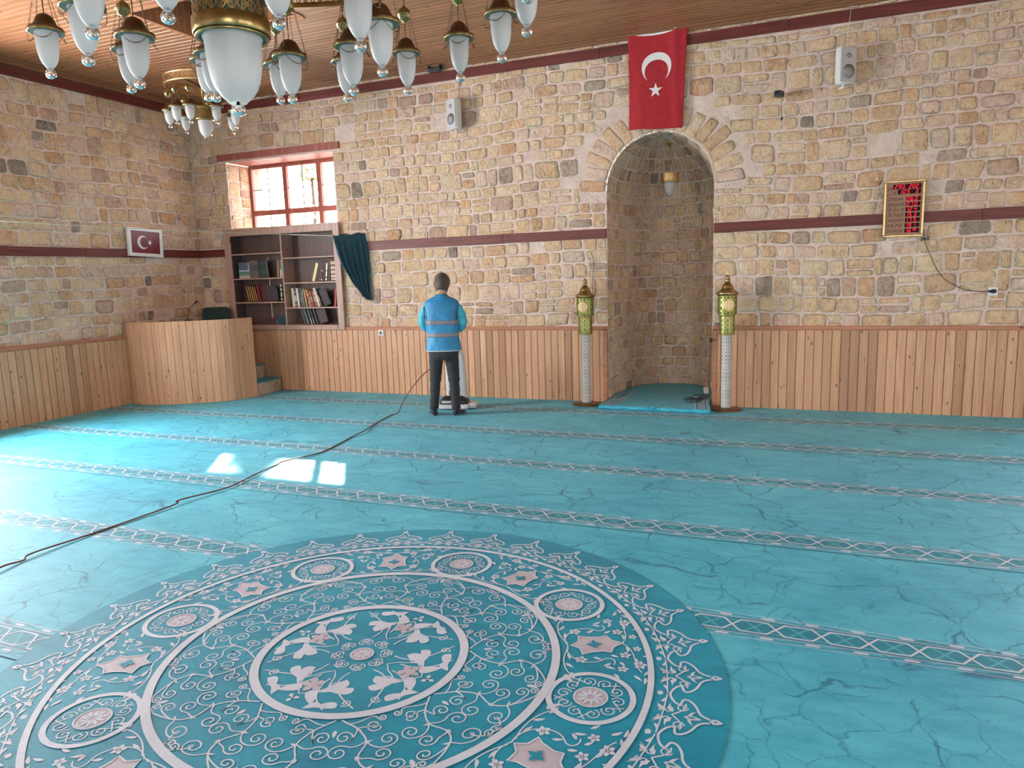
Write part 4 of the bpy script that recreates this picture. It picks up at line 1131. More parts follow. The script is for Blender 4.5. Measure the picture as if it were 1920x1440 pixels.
# prayer time clock
ck = (10.125, -.035, 2.278)
t = thing('prayer_clock', ck, 'gold framed digital prayer time clock with red numerals', 'clock')
cw, chh = .392, .602
M['panel'] = plain('bronze_panel', srgb(150, 105, 72), .4); M['ink'] = plain('black_lettering', (.02, .012, .01, 1), .5)
M['win'] = plain('dark_display', (.030, .006, .012, 1), .7, Specular_IOR_Level=.1); M['led'] = mat_emit('red_led', (1, .03, .05, 1), 2.0); M['halo'] = M['led']
b = MB(); f = .021
for a_, c_ in (((-cw/2, -chh/2), (cw/2, -chh/2+f)), ((-cw/2, chh/2-f), (cw/2, chh/2)), ((-cw/2, -chh/2+f), (-cw/2+f, chh/2-f)), ((cw/2-f, -chh/2+f), (cw/2, chh/2-f))):
    b.box((a_[0], -.03, a_[1]), (c_[0], .03, c_[1]))
b.build('frame', 'gold', t, None, .005)
b = MB(); b.box((-cw/2+f, -.015, -chh/2+f), (cw/2-f, .03, chh/2-f)); b.build('panel', 'panel', t)
def CX(u): return -cw/2+cw*u
def CZ(v): return chh/2-chh*v
rowsv = [.325+.0945*i for i in range(7)]
wins = [(.215, .905, .065, .150), (.335, .905, .160, .240)]+[(.545, .905, v-.036, v+.036) for v in rowsv]
for a_, c_, v0, v1 in wins:
    b = MB(); b.prism([(x_+(CX(a_)+CX(c_))/2, -.0155, z_+(CZ(v0)+CZ(v1))/2) for x_, z_ in rrect(CX(c_)-CX(a_), CZ(v0)-CZ(v1), .006, 3)], (0, -.002, 0)); b.build('display', 'win', t)
SEG = {'0': 'abcdef', '1': 'bc', '2': 'abged', '3': 'abgcd', '4': 'fgbc', '5': 'afgcd', '6': 'afgedc', '7': 'abc', '8': 'abcdefg', '9': 'abcdfg', 'o': 'abfg'}
def digit(b, ch, u, v, w=.0205, h=.036):
    x0, z0 = CX(u), CZ(v); k = .18; r = .0028
    pt = lambda a, c: (x0+a*w/2+k*c*h/2, -.0195, z0+c*h/2)
    L = dict(a=((-1, 1), (1, 1)), g=((-1, 0), (1, 0)), d=((-1, -1), (1, -1)), f=((-1, 0), (-1, 1)), b=((1, 0), (1, 1)), e=((-1, -1), (-1, 0)), c=((1, -1), (1, 0)))
    for s in SEG[ch]:
        p, q = L[s]; p, q = Vector(pt(*p)), Vector(pt(*q)); d = (q-p).normalized(); n_v = Vector((-d.z, 0, d.x))*r; e = d*.0032
        b.prism([p+e*.6, p+e*1.5+n_v, q-e*1.5+n_v, q-e*.6, q-e*1.5-n_v, p+e*1.5-n_v], (0, .0015, 0))
b = MB()
for v, s in ((.108, ((.29, '2'), (.38, '9'), (.475, '0'), (.64, '2'), (.725, '0'), (.805, '2'))), (.200, ((.405, '1'), (.495, '0'), (.60, '5'), (.80, '3')))):
    for u, c_ in s: digit(b, c_, u, v)
for v, s in zip(rowsv, (((.60, '0'), (.69, '6'), (.795, '0')), ((.60, '0'), (.69, '7'), (.795, '0')), ((.585, '1'), (.67, '2'), (.785, '4')), ((.585, '1'), (.67, '5'), (.785, '3')),
                        ((.585, '1'), (.67, '7'), (.785, '5')), ((.585, '1'), (.67, '9'), (.775, '1')), ((.585, '1'), (.67, '6')))):
    for u, c_ in s: digit(b, c_, u, v)
x0, z0 = CX(.785), CZ(rowsv[6]-.012)
for i in range(4):
    q = [(-.011, -.007), (.011, -.007), (.014, .007), (-.008, .007)]; p, r2 = q[i], q[(i+1) % 4]
    p, r2 = Vector((x0+p[0], -.0195, z0+p[1])), Vector((x0+r2[0], -.0195, z0+r2[1])); d = (r2-p).normalized(); n_v = Vector((-d.z, 0, d.x))*.0025
    b.prism([p+n_v, r2+n_v, r2-n_v, p-n_v], (0, .0015, 0))
b.build('numerals', 'led', t)
def text(s, loc, size, mat, parent, name='lettering', width=None, shear=.28):
    cu = bpy.data.curves.new(name, 'FONT'); cu.body = s; cu.size = size; cu.extrude = .0006; cu.offset = 0; cu.shear = shear
    cu.align_y = 'CENTER'; ob = bpy.data.objects.new(name, cu); COL.objects.link(ob)
    bpy.context.view_layer.update(); dg = bpy.context.evaluated_depsgraph_get(); me = bpy.data.meshes.new_from_object(ob.evaluated_get(dg))
    bpy.data.objects.remove(ob); me.name = name
    xs = [v.co.x for v in me.vertices]; sx = (width/(max(xs)-min(xs))) if width else 1; x0 = min(xs)
    for v in me.vertices: v.co = Vector((loc[0]+(v.co.x-x0)*sx, loc[1]-v.co.z, loc[2]+v.co.y))
    me.materials.clear(); me.materials.append(M[mat]); o = bpy.data.objects.new(name, me); COL.objects.link(o); o.parent = parent; return o
for v, s, w_ in zip(rowsv, ('\u0130MSAK', 'SAB/G\u00dcN', '\u00d6 \u011e L E', '\u0130K\u0130ND\u0130', 'AK\u015eAM', 'YATSI', 'SICAKLIK'), (.40, .42, .41, .41, .41, .385, .40)):
    text(s, (CX(.105), -.0165, CZ(v)-.002), .047, 'ink', t, width=w_*cw)
b = MB()
for u, hh in ((.09, .018), (.12, .010), (.145, .020), (.17, .012), (.19, .022)): b.box((CX(u), -.017, CZ(.148)), (CX(u)+.005, -.0155, CZ(.148)+hh))
b.tube([(CX(.20), -.017, CZ(.235)), (CX(.25), -.017, CZ(.215)), (CX(.31), -.017, CZ(.19))], .002, 5); b.tube([(CX(.22), -.017, CZ(.20)), (CX(.27), -.017, CZ(.222)), (CX(.315), -.017, CZ(.215))], .002, 5); b.tube([(CX(.28), -.017, CZ(.175)), (CX(.26), -.017, CZ(.238))], .0015, 5)
for v in (.155, .250): b.box((CX(.075), -.0165, CZ(v)-.001), (CX(.54), -.015, CZ(v)+.001))
b.build('emblem', 'ink', t)
b = MB(); cpts = [(10.315, -.02, 2.06), (10.332, -.02, 2.035), (10.353, -.022, 1.912), (10.41, -.03, 1.765), (10.477, -.03, 1.617), (10.561, -.03, 1.503), (10.663, -.03, 1.433), (10.743, -.03, 1.393), (10.84, -.035, 1.368), (10.962, -.045, 1.364)]
b.tube(cr(cpts, 5), .0035, 6)
for dx, dz in ((.045, .018), (-.04, -.012), (.04, -.004), (-.036, .008)): b.tube(cr([(10.348, -.026, 1.945), (10.348+dx*.6, -.03, 1.945+dz*1.4), (10.348+dx, -.03, 1.945+dz), (10.348+dx*.6, -.03, 1.945), (10.348, -.026, 1.943)], 4), .0035, 6)
M['darkcord'] = plain('brown_cord', (.05, .03, .03, 1), .6); o = b.build('cord', 'darkcord', None, (10.6, -.03, 1.5)); tag(o, 'thin brown cord from the prayer time clock down to the right socket', 'cord')
# ------------------------------------------------------------------ lattice ornament on drums
def lattice(b, R0, z0, z1, n, w, mat=0, t=.0018, skip=None, rows=None):
    """interlaced hexagon and triangle strapwork wrapped on a cylinder"""
    p = 2*pi*R0/n; hh = z1-z0; sl = tan30 = .57735; dz = p*sqrt(3)
    def strip(u0, v0, u1, v1):
        k = max(1, int(abs(u1-u0)/(2*pi*R0/40))+1); L = sqrt((u1-u0)**2+(v1-v0)**2) or 1; nx_, ny_ = -(v1-v0)/L*w/2, (u1-u0)/L*w/2
        vs = []; fs = []
        for i in range(k+1):
            q = i/k; u, v = lerp(u0, u1, q), lerp(v0, v1, q)
            for s in (1, -1):
                a = (u+s*nx_)/R0; zz = min(max(v+s*ny_, z0), z1); r = R0+t; vs.append((r*cos(a), r*sin(a), zz))
        for i in range(k): fs.append((2*i, 2*i+1, 2*i+3, 2*i+2))
        b.add(vs, fs, mat, False)
    C = 2*pi*R0; dv = hh/max(1, round(hh/(p*.8)))
    kk = int(round(hh/dv)); pr = C/n
    for i in range(n):
        strip(i*pr, z0, i*pr, z1)
        for s in (1, -1):
            strip(i*pr, z0, i*pr+s*pr*kk/2, z1)
            strip(i*pr+pr/2, z0, i*pr+pr/2+s*pr*kk/2, z1) if kk < 6 else None
    for j in range(1, kk):
        for i in range(n): strip(i*pr, z0+j*dv, (i+1)*pr, z0+j*dv) if (i+j) % 2 else None
# ------------------------------------------------------------------ lit columns beside the niche
def column(x, y, label, glyph, face):
    g = (x, y, 0); t = thing('decorative_column', g, label, 'column', None)
    b = MB(); b.lathe([(.001, .0), (.185, .0), (.19, .006), (.185, .014), (.09, .022), (.07, .028), (.001, .028)], n=40); b.build('base', 'bronzeb', t)
    b = MB(); b.lathe([(.056, .022), (.056, .915)], n=32); b.build('shaft', 'ldark', t)
    b = MB(); lattice(b, .0585, .03, .91, 14, .0055)
    q = 2*pi*.0585/14
    for i in range(14):
        for j in range(34):
            a = (i+(j % 2)/2)*2*pi/14; zz = .03+.88*(j+.5)/34; vs = []
            for k in range(6): vs.append(((.061)*cos(a+.105*cos(k*pi/3)), .061*sin(a+.105*cos(k*pi/3)), zz+.0062*sin(k*pi/3)))
            b.add(vs, [(0, 1, 2, 3, 4, 5)])
    b.build('shaft_lattice', 'lattice', t)
    for z0, z1, r in ((.912, 1.152, .085), (1.152, 1.375, .108)):
        d = MB(); d.lathe([(.001, z0), (r, z0), (r, z1), (.001, z1)], n=36); dd = d.build('lantern', 'green', t)
        l = MB(); lattice(l, r+.001, z0+.012, z1-.012, 16, .0045, t=.001); l.build('strapwork', 'gold', dd)
        l = MB()
        for zz in (z0, z1-.012): l.lathe([(r, zz), (r+.005, zz), (r+.005, zz+.012), (r, zz+.012)], n=36)
        l.build('rim', 'gold', dd)
    # roundel with script facing the room
    m = Matrix.Rotation(face, 4, 'Z'); d = MB(); vs = []; fs = []; rr_ = .111; n = 28
    def on(u, v, o): a = u/rr_; return m @ Vector(((rr_+o)*sin(a), -(rr_+o)*cos(a), 1.265+v))
    for k in (1, 0):
        for i in range(n): a = 2*pi*i/n; vs.append(on(.066*cos(a), .062*sin(a), .004 if k else -.004))
    K = 3; rings = []
    for s in (1, .75, .5, .25):
        rings.append([on(.066*s*cos(2*pi*i/n), .062*s*sin(2*pi*i/n), .005) for i in range(n)])
    d.loft(rings, 0, True, False); d.add([on(.0165*cos(2*pi*i/n), .0155*sin(2*pi*i/n), .005) for i in range(n)], [tuple(range(n))]); dd = d.build('roundel', 'rgold', t)
    s = MB()
    for path in glyph: s.tube([on(u, v, .0065) for u, v in cr(path, 5)], .0028, 6)
    s.build('script', 'fwhite', dd)
    b = MB(); b.lathe([(.001, 1.375), (.112, 1.375), (.120, 1.382), (.129, 1.397), (.127, 1.413), (.113, 1.424), (.095, 1.430), (.082, 1.440), (.072, 1.455), (.064, 1.474), (.063, 1.486), (.055, 1.499), (.042, 1.513), (.032, 1.528), (.025, 1.541),
        (.023, 1.560), (.030, 1.566), (.030, 1.572), (.023, 1.577), (.029, 1.586), (.027, 1.598), (.014, 1.607), (.005, 1.615), (.001, 1.617)], n=36, flute=0); b.build('dome_cap', 'brass', t)
    c = MB(); out, inn = crescent(.028, .0215, .007)
    c.tube([(0, 0, 1.612), (0, 0, 1.622)], .004, 8)
    mm = m @ Matrix.Rotation(radians(-40), 4, 'Y')
    for i in range(len(out)-1): c.prism([Vector((0, 0, 1.645))+mm @ Vector((p[0], -.003, p[1])) for p in (out[i], out[i+1], inn[i+1], inn[i])], mm.to_3x3() @ Vector((0, .006, 0)))
    c.build('crescent_finial', 'brass', t); return t
M['bronzeb'] = mat_metal('bronze_base', (.34, .21, .12, 1), .4); M['rgold'] = plain('pale_gold_roundel', srgb(222, 186, 128), .4, Metallic=.3)
gl1 = [[(.020, .036), (.004, .040), (-.006, .030), (.010, .024), (.018, .014), (-.004, .012)], [(-.004, .012), (-.030, .004), (-.010, -.004), (.022, .002), (.034, -.004), (.010, -.014), (-.014, -.012)], [(-.014, -.012), (-.004, -.028), (.010, -.040), (.0, -.046)]]
gl2 = [[(.036, .018), (.036, -.010)], [(.022, .022), (.021, -.008), (.012, -.014)], [(.010, .022), (.009, -.010), (.0, -.014)], [(.0, -.014), (-.010, -.002), (-.022, .012), (-.030, -.002), (-.020, -.014), (.0, -.014)], [(.006, .034), (.010, .028), (.014, .034), (.018, .028)], [(-.004, .030), (.0, .024), (.006, .028)], [(0, -.014), (.03, -.018)]]
column(6.562, -.253, 'tall lattice column with green lantern top left of the niche', gl1, radians(-4))
column(8.304, -.232, 'tall lattice column with green lantern top right of the niche', gl2, radians(14))
# cord behind the left column's finial
b = MB(); b.tube(cr([(6.58, -.03, 1.95), (6.62, -.035, 1.85), (6.615, -.035, 1.72), (6.60, -.03, 1.55), (6.60, -.03, 1.40)], 5), .003, 6)
o = b.build('cord', 'darkcord', None, (6.6, -.03, 1.6)); tag(o, 'thin dark cord hanging on the stone wall behind the left column', 'cord')

# ------------------------------------------------------------------ mihrab rug and things on it
RO = (7.45, -.2, 0)
t = thing('prayer_rug', RO, 'thick turquoise rug with banded sides lying in the stone niche', 'rug')
zt = .052; rp = []
inn_ = [((q[0]-NX)*.965+NX, q[1]*.975-.01) for q in tp[3:-3]]
rp = [(6.795, -.53), (6.795, -.03)]+inn_+[(8.12, -.03), (8.165, -.56)]
rp = [(6.80, -.53), (6.83, -.06)]+inn_+[(8.085, -.06), (8.165, -.565)]
b = MB(); K = len(rp)
b.add([(p[0], p[1], .004) for p in rp]+[(p[0], p[1], zt) for p in rp]+[(7.45, .2, zt)],
      [(i, (i+1) % K, (i+1) % K+K, i+K) for i in range(K)]+[(i+K, (i+1) % K+K, 2*K) for i in range(K)][::1])
b.build('pile', 'carpet', t, RO)
def strap(pts, w, mat=0, z=zt+.0012):
    n = len(pts); vs = []
    for i in range(n):
        a, c = pts[max(i-1, 0)], pts[min(i+1, n-1)]; dx, dy = c[0]-a[0], c[1]-a[1]; l = sqrt(dx*dx+dy*dy) or 1
        vs += [(pts[i][0]-dy/l*w/2, pts[i][1]+dx/l*w/2, z), (pts[i][0]+dy/l*w/2, pts[i][1]-dx/l*w/2, z)]
    b.add(vs, [(2*i+1, 2*i+3, 2*i+2, 2*i) for i in range(n-1)], mat)
for sx, xa, xb, y0 in ((1, 6.835, 6.90, -.52), (-1, 8.135, 8.055, -.55)):
    b = MB()
    def ln(o, w, m, z=zt+.0012, z_=0):
        yy = [y0+(1.10)*i/24 for i in range(25)]
        pts = []
        for i, y in enumerate(yy):
            x = lerp(xa, xb, min(1, (y-y0)/.5))+sx*o
            if y > 0:
                hw_ = abs(niche(math.asin(min(1, (y/NB))**1.35) if y/NB < 1 else pi/2)[0]-NX)*.93; x = NX-sx*(hw_-.02-o)
            pts.append((x, y))
        strap(pts, w, m, z)
    ln(.07, .16, 1, zt+.0008)
    for o_, w_ in ((0, .012), (.145, .012), (.035, .006), (.11, .006)): ln(o_, w_, 0, zt+.0016)
    for i in range(15):
        y = y0+.03+i*.075; x = lerp(xa, xb, min(1, (y-y0)/.5))+sx*.072
        if y < .05: strap([(x-.03, y-.03), (x+.03, y+.03)], .010, 0, zt+.002); strap([(x-.03, y+.03), (x+.03, y-.03)], .010, 0, zt+.0022)
    b.build('side_band', ['white', 'band'], t, RO)
b = MB(); b.tube([(x, -.53-(x-6.8)*.026+.006*sin(x*23), .030+.004*sin(x*31)) for x in [6.8+i*1.365/40 for i in range(41)]], .024, 8, flat=.9); b.build('folded_edge', 'carpet', t, RO)
z = zt+.003
t = thing('power_adapter', (7.985, .55, z), 'white power adapter standing on the niche rug by the panelling', 'adapter'); 
b = MB(); b.box((-.035, -.025, 0), (.035, .025, .085), mtx=Matrix.Rotation(-.15, 4, 'Y') @ Matrix.Translation((0, 0, .006))); b.build('body', 'wplastic', t, None, .006)
b = MB(); b.tube([(.0, 0, .088), (.01, 0, .105), (.03, .01, .11), (.06, .01, .07)], .004, 6); b.build('lead', 'wplastic', t)
t = thing('power_strip', (7.905, .06, z), 'black power strip with a white switch lying on the niche rug', 'power strip', None, radians(12))
b = MB(); b.box((-.07, -.025, 0), (.07, .025, .035)); b.build('body', 'black', t, None, .006)
b = MB(); b.box((-.025, -.020, .0345), (.030, .012, .038)); b.build('switch', 'wplastic', t)
for i, (pts, lb) in enumerate((([(7.96, .05), (8.0, .12), (8.03, .25), (8.0, .4), (7.88, .42), (7.85, .32), (7.95, .28), (8.06, .30)], 'black cable looping from the power strip to the panelling'),
    ([(7.84, .05), (7.80, .0), (7.76, .06), (7.80, .18), (7.88, .24), (7.98, .20)], 'black cable coiled left of the power strip'), ([(7.80, -.12), (7.86, -.17), (7.93, -.15), (7.99, -.06), (7.94, -.03), (7.85, -.09)], 'black cable curled in front of the power strip'))):
    b = MB(); b.tube([(p[0], p[1], z+.005) for p in cr(pts, 6)], .0042, 6); o = b.build('cable', 'black', None, (pts[0][0], pts[0][1], z)); tag(o, lb, 'cable')
t = thing('wall_switch', (8.098, -.05, .83), 'small black inline switch hung on the panelling edge beside the niche', 'switch')
b = MB(); b.tube([(.0, -.01, -.03), (0, -.012, 0), (.004, -.01, .03)], .014, 10, rads=[.010, .018, .008]); b.build('body', 'black', t)
b = MB(); b.tube(cr([(.004, -.01, .03), (.012, -.012, .07), (.03, -.012, .10), (.06, -.015, .13)], 4), .003, 6); b.tube(cr([(.0, -.01, -.03), (-.002, -.012, -.2), (-.02, -.013, -.45), (-.01, -.013, -.6), (-.02, -.02, -.765)], 5), .003, 6); b.build('cord', 'black', t)

# ------------------------------------------------------------------ hanging niche lamp
LO = (7.49, .55, 3.31)
t = thing('hanging_lamp', LO, 'small brass banded glass lamp hanging inside the stone niche', 'lamp')
b = MB(); b.lathe([(.001, -.06), (.012, -.055), (.016, -.03), (.05, -.012), (.058, .0), (.04, .02), (.001, .02)], n=24); b.build('ceiling_rose', 'brass', t)
def chain(b, p, q, link=.012, r=.0011, n=None):
    p, q = Vector(p), Vector(q); L = (q-p).length; k = max(2, int(L/link)); d = (q-p)/k; u = d.normalized(); s = u.cross(Vector((.3, .9, .1))).normalized(); w = u.cross(s)
    for i in range(k):
        c = p+d*(i+.5); a = s if i % 2 else w; pts = [c+u*(link*.62*cos(t_))+a*(link*.30*sin(t_)) for t_ in [2*pi*m/6 for m in range(7)]]
        b.tube(pts, r, 4, cap=False)
b = MB(); chain(b, (0, 0, -.055), (0, 0, -.225), .02, .0016); b.build('chain', 'brass', t)
b = MB(); b.sphere((0, 0, -.245), .022, 14); b.build('ball', 'brass', t)
b = MB()
for i in range(3): a = 2*pi*i/3+.4; b.tube([(0, 0, -.26), (.108*cos(a), .108*sin(a), -.375)], .0016, 5)
b.build('stay', 'brass', t)
b = MB(); l0, l1, r = -.50, -.375, .112
for a_, c_ in ((l0, l0+.02), (l1-.02, l1)): b.lathe([(r, a_), (r+.003, a_), (r+.003, c_), (r, c_)], n=36)
lattice(b, r, l0+.015, l1-.015, 18, .006); b.lathe([(.07, l0), (r, l0), (r, l0+.003), (.07, l0+.003)], n=36); b.build('pierced_band', 'gold', t)
b = MB(); b.lathe([(.074, l0+.01), (.074, l0-.02), (.070, l0-.06), (.058, l0-.10), (.036, l0-.135), (.018, l0-.15), (.014, l0-.158), (.001, l0-.16)], n=28); g_ = b.build('glass_shade', 'frost', t)
b = MB(); b.sphere((0, 0, l0-.172), .014, 12); b.build('glass_finial', 'clear', t)

# ------------------------------------------------------------------ chandeliers
def shade_prof(R_, Hh):
    P_ = [(0, 1.0), (.04, 1.0), (.12, .995), (.3, .975), (.5, .93), (.65, .86), (.78, .75), (.88, .60), (.94, .46), (.975, .36), (1.0, .32)]
    return [(R_*r, -Hh*z_) for z_, r in P_]
MESH = {}
def mesh_of(key, fn, mats):
    if key not in MESH:
        b = MB(); fn(b); o = b.build(key.split('#')[0], mats); MESH[key] = o.data; bpy.data.objects.remove(o)
    return MESH[key]
def inst(name, key, fn, mats, parent, loc=(0, 0, 0), rz=0):
    o = bpy.data.objects.new(name, mesh_of(key, fn, mats)); COL.objects.link(o); o.parent = parent; o.location = loc; o.rotation_euler[2] = rz; return o
def small_lamp(root, x, y, zb, ztop, rz, kind, Rg=.0525, Hg=.178, k=1.25):
    """zb: underside of the clear finial, ztop: where the lamp hooks onto the ring; all relative to root"""
    zr = zb+.042*k+Hg        # rim height
    rim = Rg*1.50
    def cap(b): b.lathe([(rim*.98, -.008), (rim*1.02, -.002), (rim*1.0, .005), (rim*.92, .009), (rim*.74, .016), (rim*.62, .030), (rim*.53, .048), (rim*.40, .064), (rim*.22, .073), (.006, .076)], n=32, flute=.025, nf=12)
    c = inst('lamp_cap', 'lamp_cap#%s' % kind, cap, 'cap', root, (x, y, zr), rz)
    def rimf(b): b.lathe([(rim*.97, -.014), (rim*1.03, -.013), (rim*1.035, -.004), (rim*.97, -.002)], n=36); b.shell([(Rg*.95, -.012), (rim*.97, -.014)], n=32, mat=1)
    inst('rim', 'rim#%s' % kind, rimf, ['brass', 'liner'], c)
    inst('glass_shade', 'glass_shade#%s' % kind, lambda b: b.lathe([(Rg, .004)]+shade_prof(Rg, Hg)[1:], n=32), 'frost', c)
    inst('glass_finial', 'glass_finial#%s' % kind, lambda b: b.lathe([(.006, .022*k), (.008, .019*k), (.017*k, .010*k), (.0205*k, 0), (.017*k, -.011*k), (.009*k, -.018*k), (.001, -.0205*k)], n=20), 'clear', c, (0, 0, -Hg-.021*k))
    zball = lerp(zr+.076, ztop, .52 if kind != 'far' else .55)-zr
    def ball(b): b.lathe([(.004, -.05), (.008, -.044), (.009, -.038), (.024, -.030), (.036, -.012), (.038, -.001), (.040, .0), (.038, .002), (.034, .018), (.022, .032), (.008, .040), (.006, .05), (.001, .052)], n=24)
    bo = inst('ball', 'ball#%s' % kind, ball, 'brass', c, (0, 0, zball))
    def rods(b):
        b.tube([(0, 0, .07), (0, 0, zball-.045)], .0028, 6)
        b.tube([(0, 0, zball+.045), (0, 0, ztop-zr-.03)], .004, 6); chain(b, (0, 0, ztop-zr-.04), (0, 0, ztop-zr+.005), .024, .0025)
    inst('rod', 'rod#%s' % kind, rods, 'cap', c)
    def chains(b):
        for i in range(4):
            a = pi/2*i; chain(b, (.034*cos(a), .034*sin(a), zball-.008), (rim*cos(a), rim*sin(a), .0), .011, .0010)
            a2 = a+pi/2; pr = None
            for j in range(9):
                q = j/8; aa = lerp(a, a2, q); rr_ = rim*(1-.0*q)+.001; p = (rr_*cos(aa), rr_*sin(aa), -.004-.052*4*q*(1-q))
                if pr: chain(b, pr, p, .010, .0010)
                pr = p
    inst('chain', 'chain#%s' % kind, chains, 'cap', c)
def ring(b, R_, z0, z1, n, rim=.028, w=.007, th=.012):
    for a_, c_ in ((z0, z0+rim), (z1-rim, z1)): b.lathe([(R_-th, a_), (R_, a_), (R_, c_), (R_-th, c_), (R_-th, a_)], n=72)
    lattice(b, R_-.002, z0+rim*.8, z1-rim*.8, n, w)
CHX, CHY = 6.905, -6.585
t = thing('chandelier', (CHX, CHY, 4.49), 'huge brass chandelier of frosted glass lamps hanging in the foreground', 'chandelier', 'brass chandeliers')
zo = lambda z_: z_-4.49
b = MB(); ring(b, 1.262, zo(3.262), zo(3.392), 96); b.build('outer_ring', 'brass', t)
b = MB(); ring(b, .60, zo(3.20), zo(3.31), 48); b.build('inner_ring', 'brass', t)
b = MB()
for i in range(6):
    a = pi/3*i+.55; b.box((.06, -.012, zo(3.275)), (1.25, .012, zo(3.30)), mtx=Matrix.Rotation(a, 4, 'Z'))
b.build('spoke', 'cap', t)
for i in range(6):
    a = pi/3*i+.25; b = MB(); b.tube([(1.25*cos(a), 1.25*sin(a), zo(3.39)), (.05*cos(a), .05*sin(a), -.18)], .006, 6); b.build('stay', 'brass', t)
b = MB(); b.tube([(0, 0, zo(3.10)), (0, 0, -.02)], .018, 12); b.lathe([(.001, -.10), (.03, -.09), (.09, -.02), (.10, .0), (.001, .0)], n=28); b.lathe([(.03, -.25), (.06, -.20), (.06, -.16), (.03, -.12)], n=24); b.build('stem', 'brass', t)
for i in range(20):
    a = radians(30+18.1*i) if i < 10 else radians(30+162.9+(i-9)*17.92); small_lamp(t, 1.25*cos(a), 1.25*sin(a)-.01, zo(2.725), zo(3.265), a, 'outer')
for i in range(10):
    a = radians(36*i+.5); small_lamp(t, .590*cos(a), .590*sin(a)+.045, zo(2.585), zo(3.205), a, 'inner', .0555, .182)
# central lamp
zc = zo(2.400); Rg, Hg = .114, .262
c = MB(); c.lathe([(.001, 0), (.175, 0), (.175, .008), (.001, .008)], n=48)
zr = zc+.05+Hg
c = MB(); r = .147; h0, h1 = zr+.012, zr+.33
c.lathe([(r+.004, h0-.008), (r+.008, h0-.004), (r+.008, h0+.052), (r, h0+.055), (r, h0-.008)], n=64); c.lathe([(r, h1-.04), (r+.006, h1-.038), (r+.006, h1), (r, h1)], n=64); lattice(c, r, h0+.05, h1-.035, 24, .0065)
c.lathe([(.02, h1), (r, h1), (r, h1+.006), (.02, h1+.03)], n=48)
core = c.build('central_drum', 'brass', t)
c = MB(); c.shell([(r-.012, h0+.01), (r-.012, h1-.01)], n=48); c.shell([(Rg-.004, h0-.012), (r-.012, h0-.012)], n=48); c.build('liner', 'liner', core)
c = MB(); c.lathe([(Rg+.018, zr-.006), (Rg+.030, zr-.008), (Rg+.034, zr+.0), (Rg+.028, zr+.008), (Rg+.018, zr+.006)], n=56); c.build('collar', 'brass', core)
c = MB(); c.lathe([(Rg*1.06, zr+.004), (Rg*1.05, zr-.006), (Rg, zr-.018)]+[(a_, zr+b_) for a_, b_ in shade_prof(Rg, Hg)[2:]], n=56); c.build('glass_shade', 'frost', core)
c = MB(); c.lathe([(.012, zc+.056), (.014, zc+.05), (.026, zc+.038), (.031, zc+.022), (.026, zc+.008), (.012, zc), (.001, zc-.001)], n=28); c.build('glass_finial', 'clear', core)
for i in range(3):
    a = 2*pi*i/3; c = MB(); c.tube([(.06*cos(a), .06*sin(a), h1+.02), (.02*cos(a), .02*sin(a), zo(3.28))], .005, 6); c.build('stay', 'brass', t)

# far chandelier in the corner
FX, FY = 2.085, -1.80
t = thing('chandelier', (FX, FY, 4.49), 'smaller brass chandelier hanging near the far left corner', 'chandelier', 'brass chandeliers')
b = MB(); ring(b, .435, zo(4.125), zo(4.245), 44, .026, .006); b.build('ring', 'gold', t)
b = MB()
for i in range(4): b.box((.03, -.008, zo(4.13)), (.43, .008, zo(4.145)), mtx=Matrix.Rotation(pi/2*i+.3, 4, 'Z'))
b.build('spoke', 'cap', t)
for i in range(4):
    a = pi/2*i+.9; b = MB(); b.tube([(.43*cos(a), .43*sin(a), zo(4.24)), (.02*cos(a), .02*sin(a), -.04)], .004, 6); b.build('stay', 'brass', t)
b = MB(); b.tube([(0, 0, zo(3.90)), (0, 0, -.02)], .010, 10); b.lathe([(.001, -.06), (.05, -.02), (.06, .0), (.001, .0)], n=24); b.build('stem', 'brass', t)
for dx, dy in ((-.25, -.26), (-.46, .09), (.11, -.28), (-.29, .40), (.31, .11), (.10, .45), (.42, -.2), (-.05, -.46)):
    a = atan2(dy, dx); small_lamp(t, .40*cos(a), .40*sin(a), zo(3.615), zo(4.13), a, 'far', .056, .165)
zc = zo(3.505); Rg, Hg = .082, .19; zr = zc+.035+Hg; r = .125
c = MB()
for a_, c_ in ((zr, zr+.025), (zr+.14, zr+.16)): c.lathe([(r-.004, a_), (r, a_), (r, c_), (r-.004, c_), (r-.004, a_)], n=40)
lattice(c, r-.002, zr+.02, zr+.145, 20, .005); c.lathe([(.01, zr+.16), (r, zr+.16), (.01, zr+.19)], n=32); c.lathe([(Rg*.9, zr), (r, zr), (r, zr+.004), (Rg*.9, zr+.004)], n=40); core = c.build('central_drum', 'brass', t)
c = MB(); c.lathe([(Rg, zr+.003)]+[(a_, zr+b_) for a_, b_ in shade_prof(Rg, Hg)[1:]], n=36); c.build('glass_shade', 'frost', core)
c = MB(); c.sphere((0, 0, zc+.018), .02, 14); c.build('glass_finial', 'clear', core)

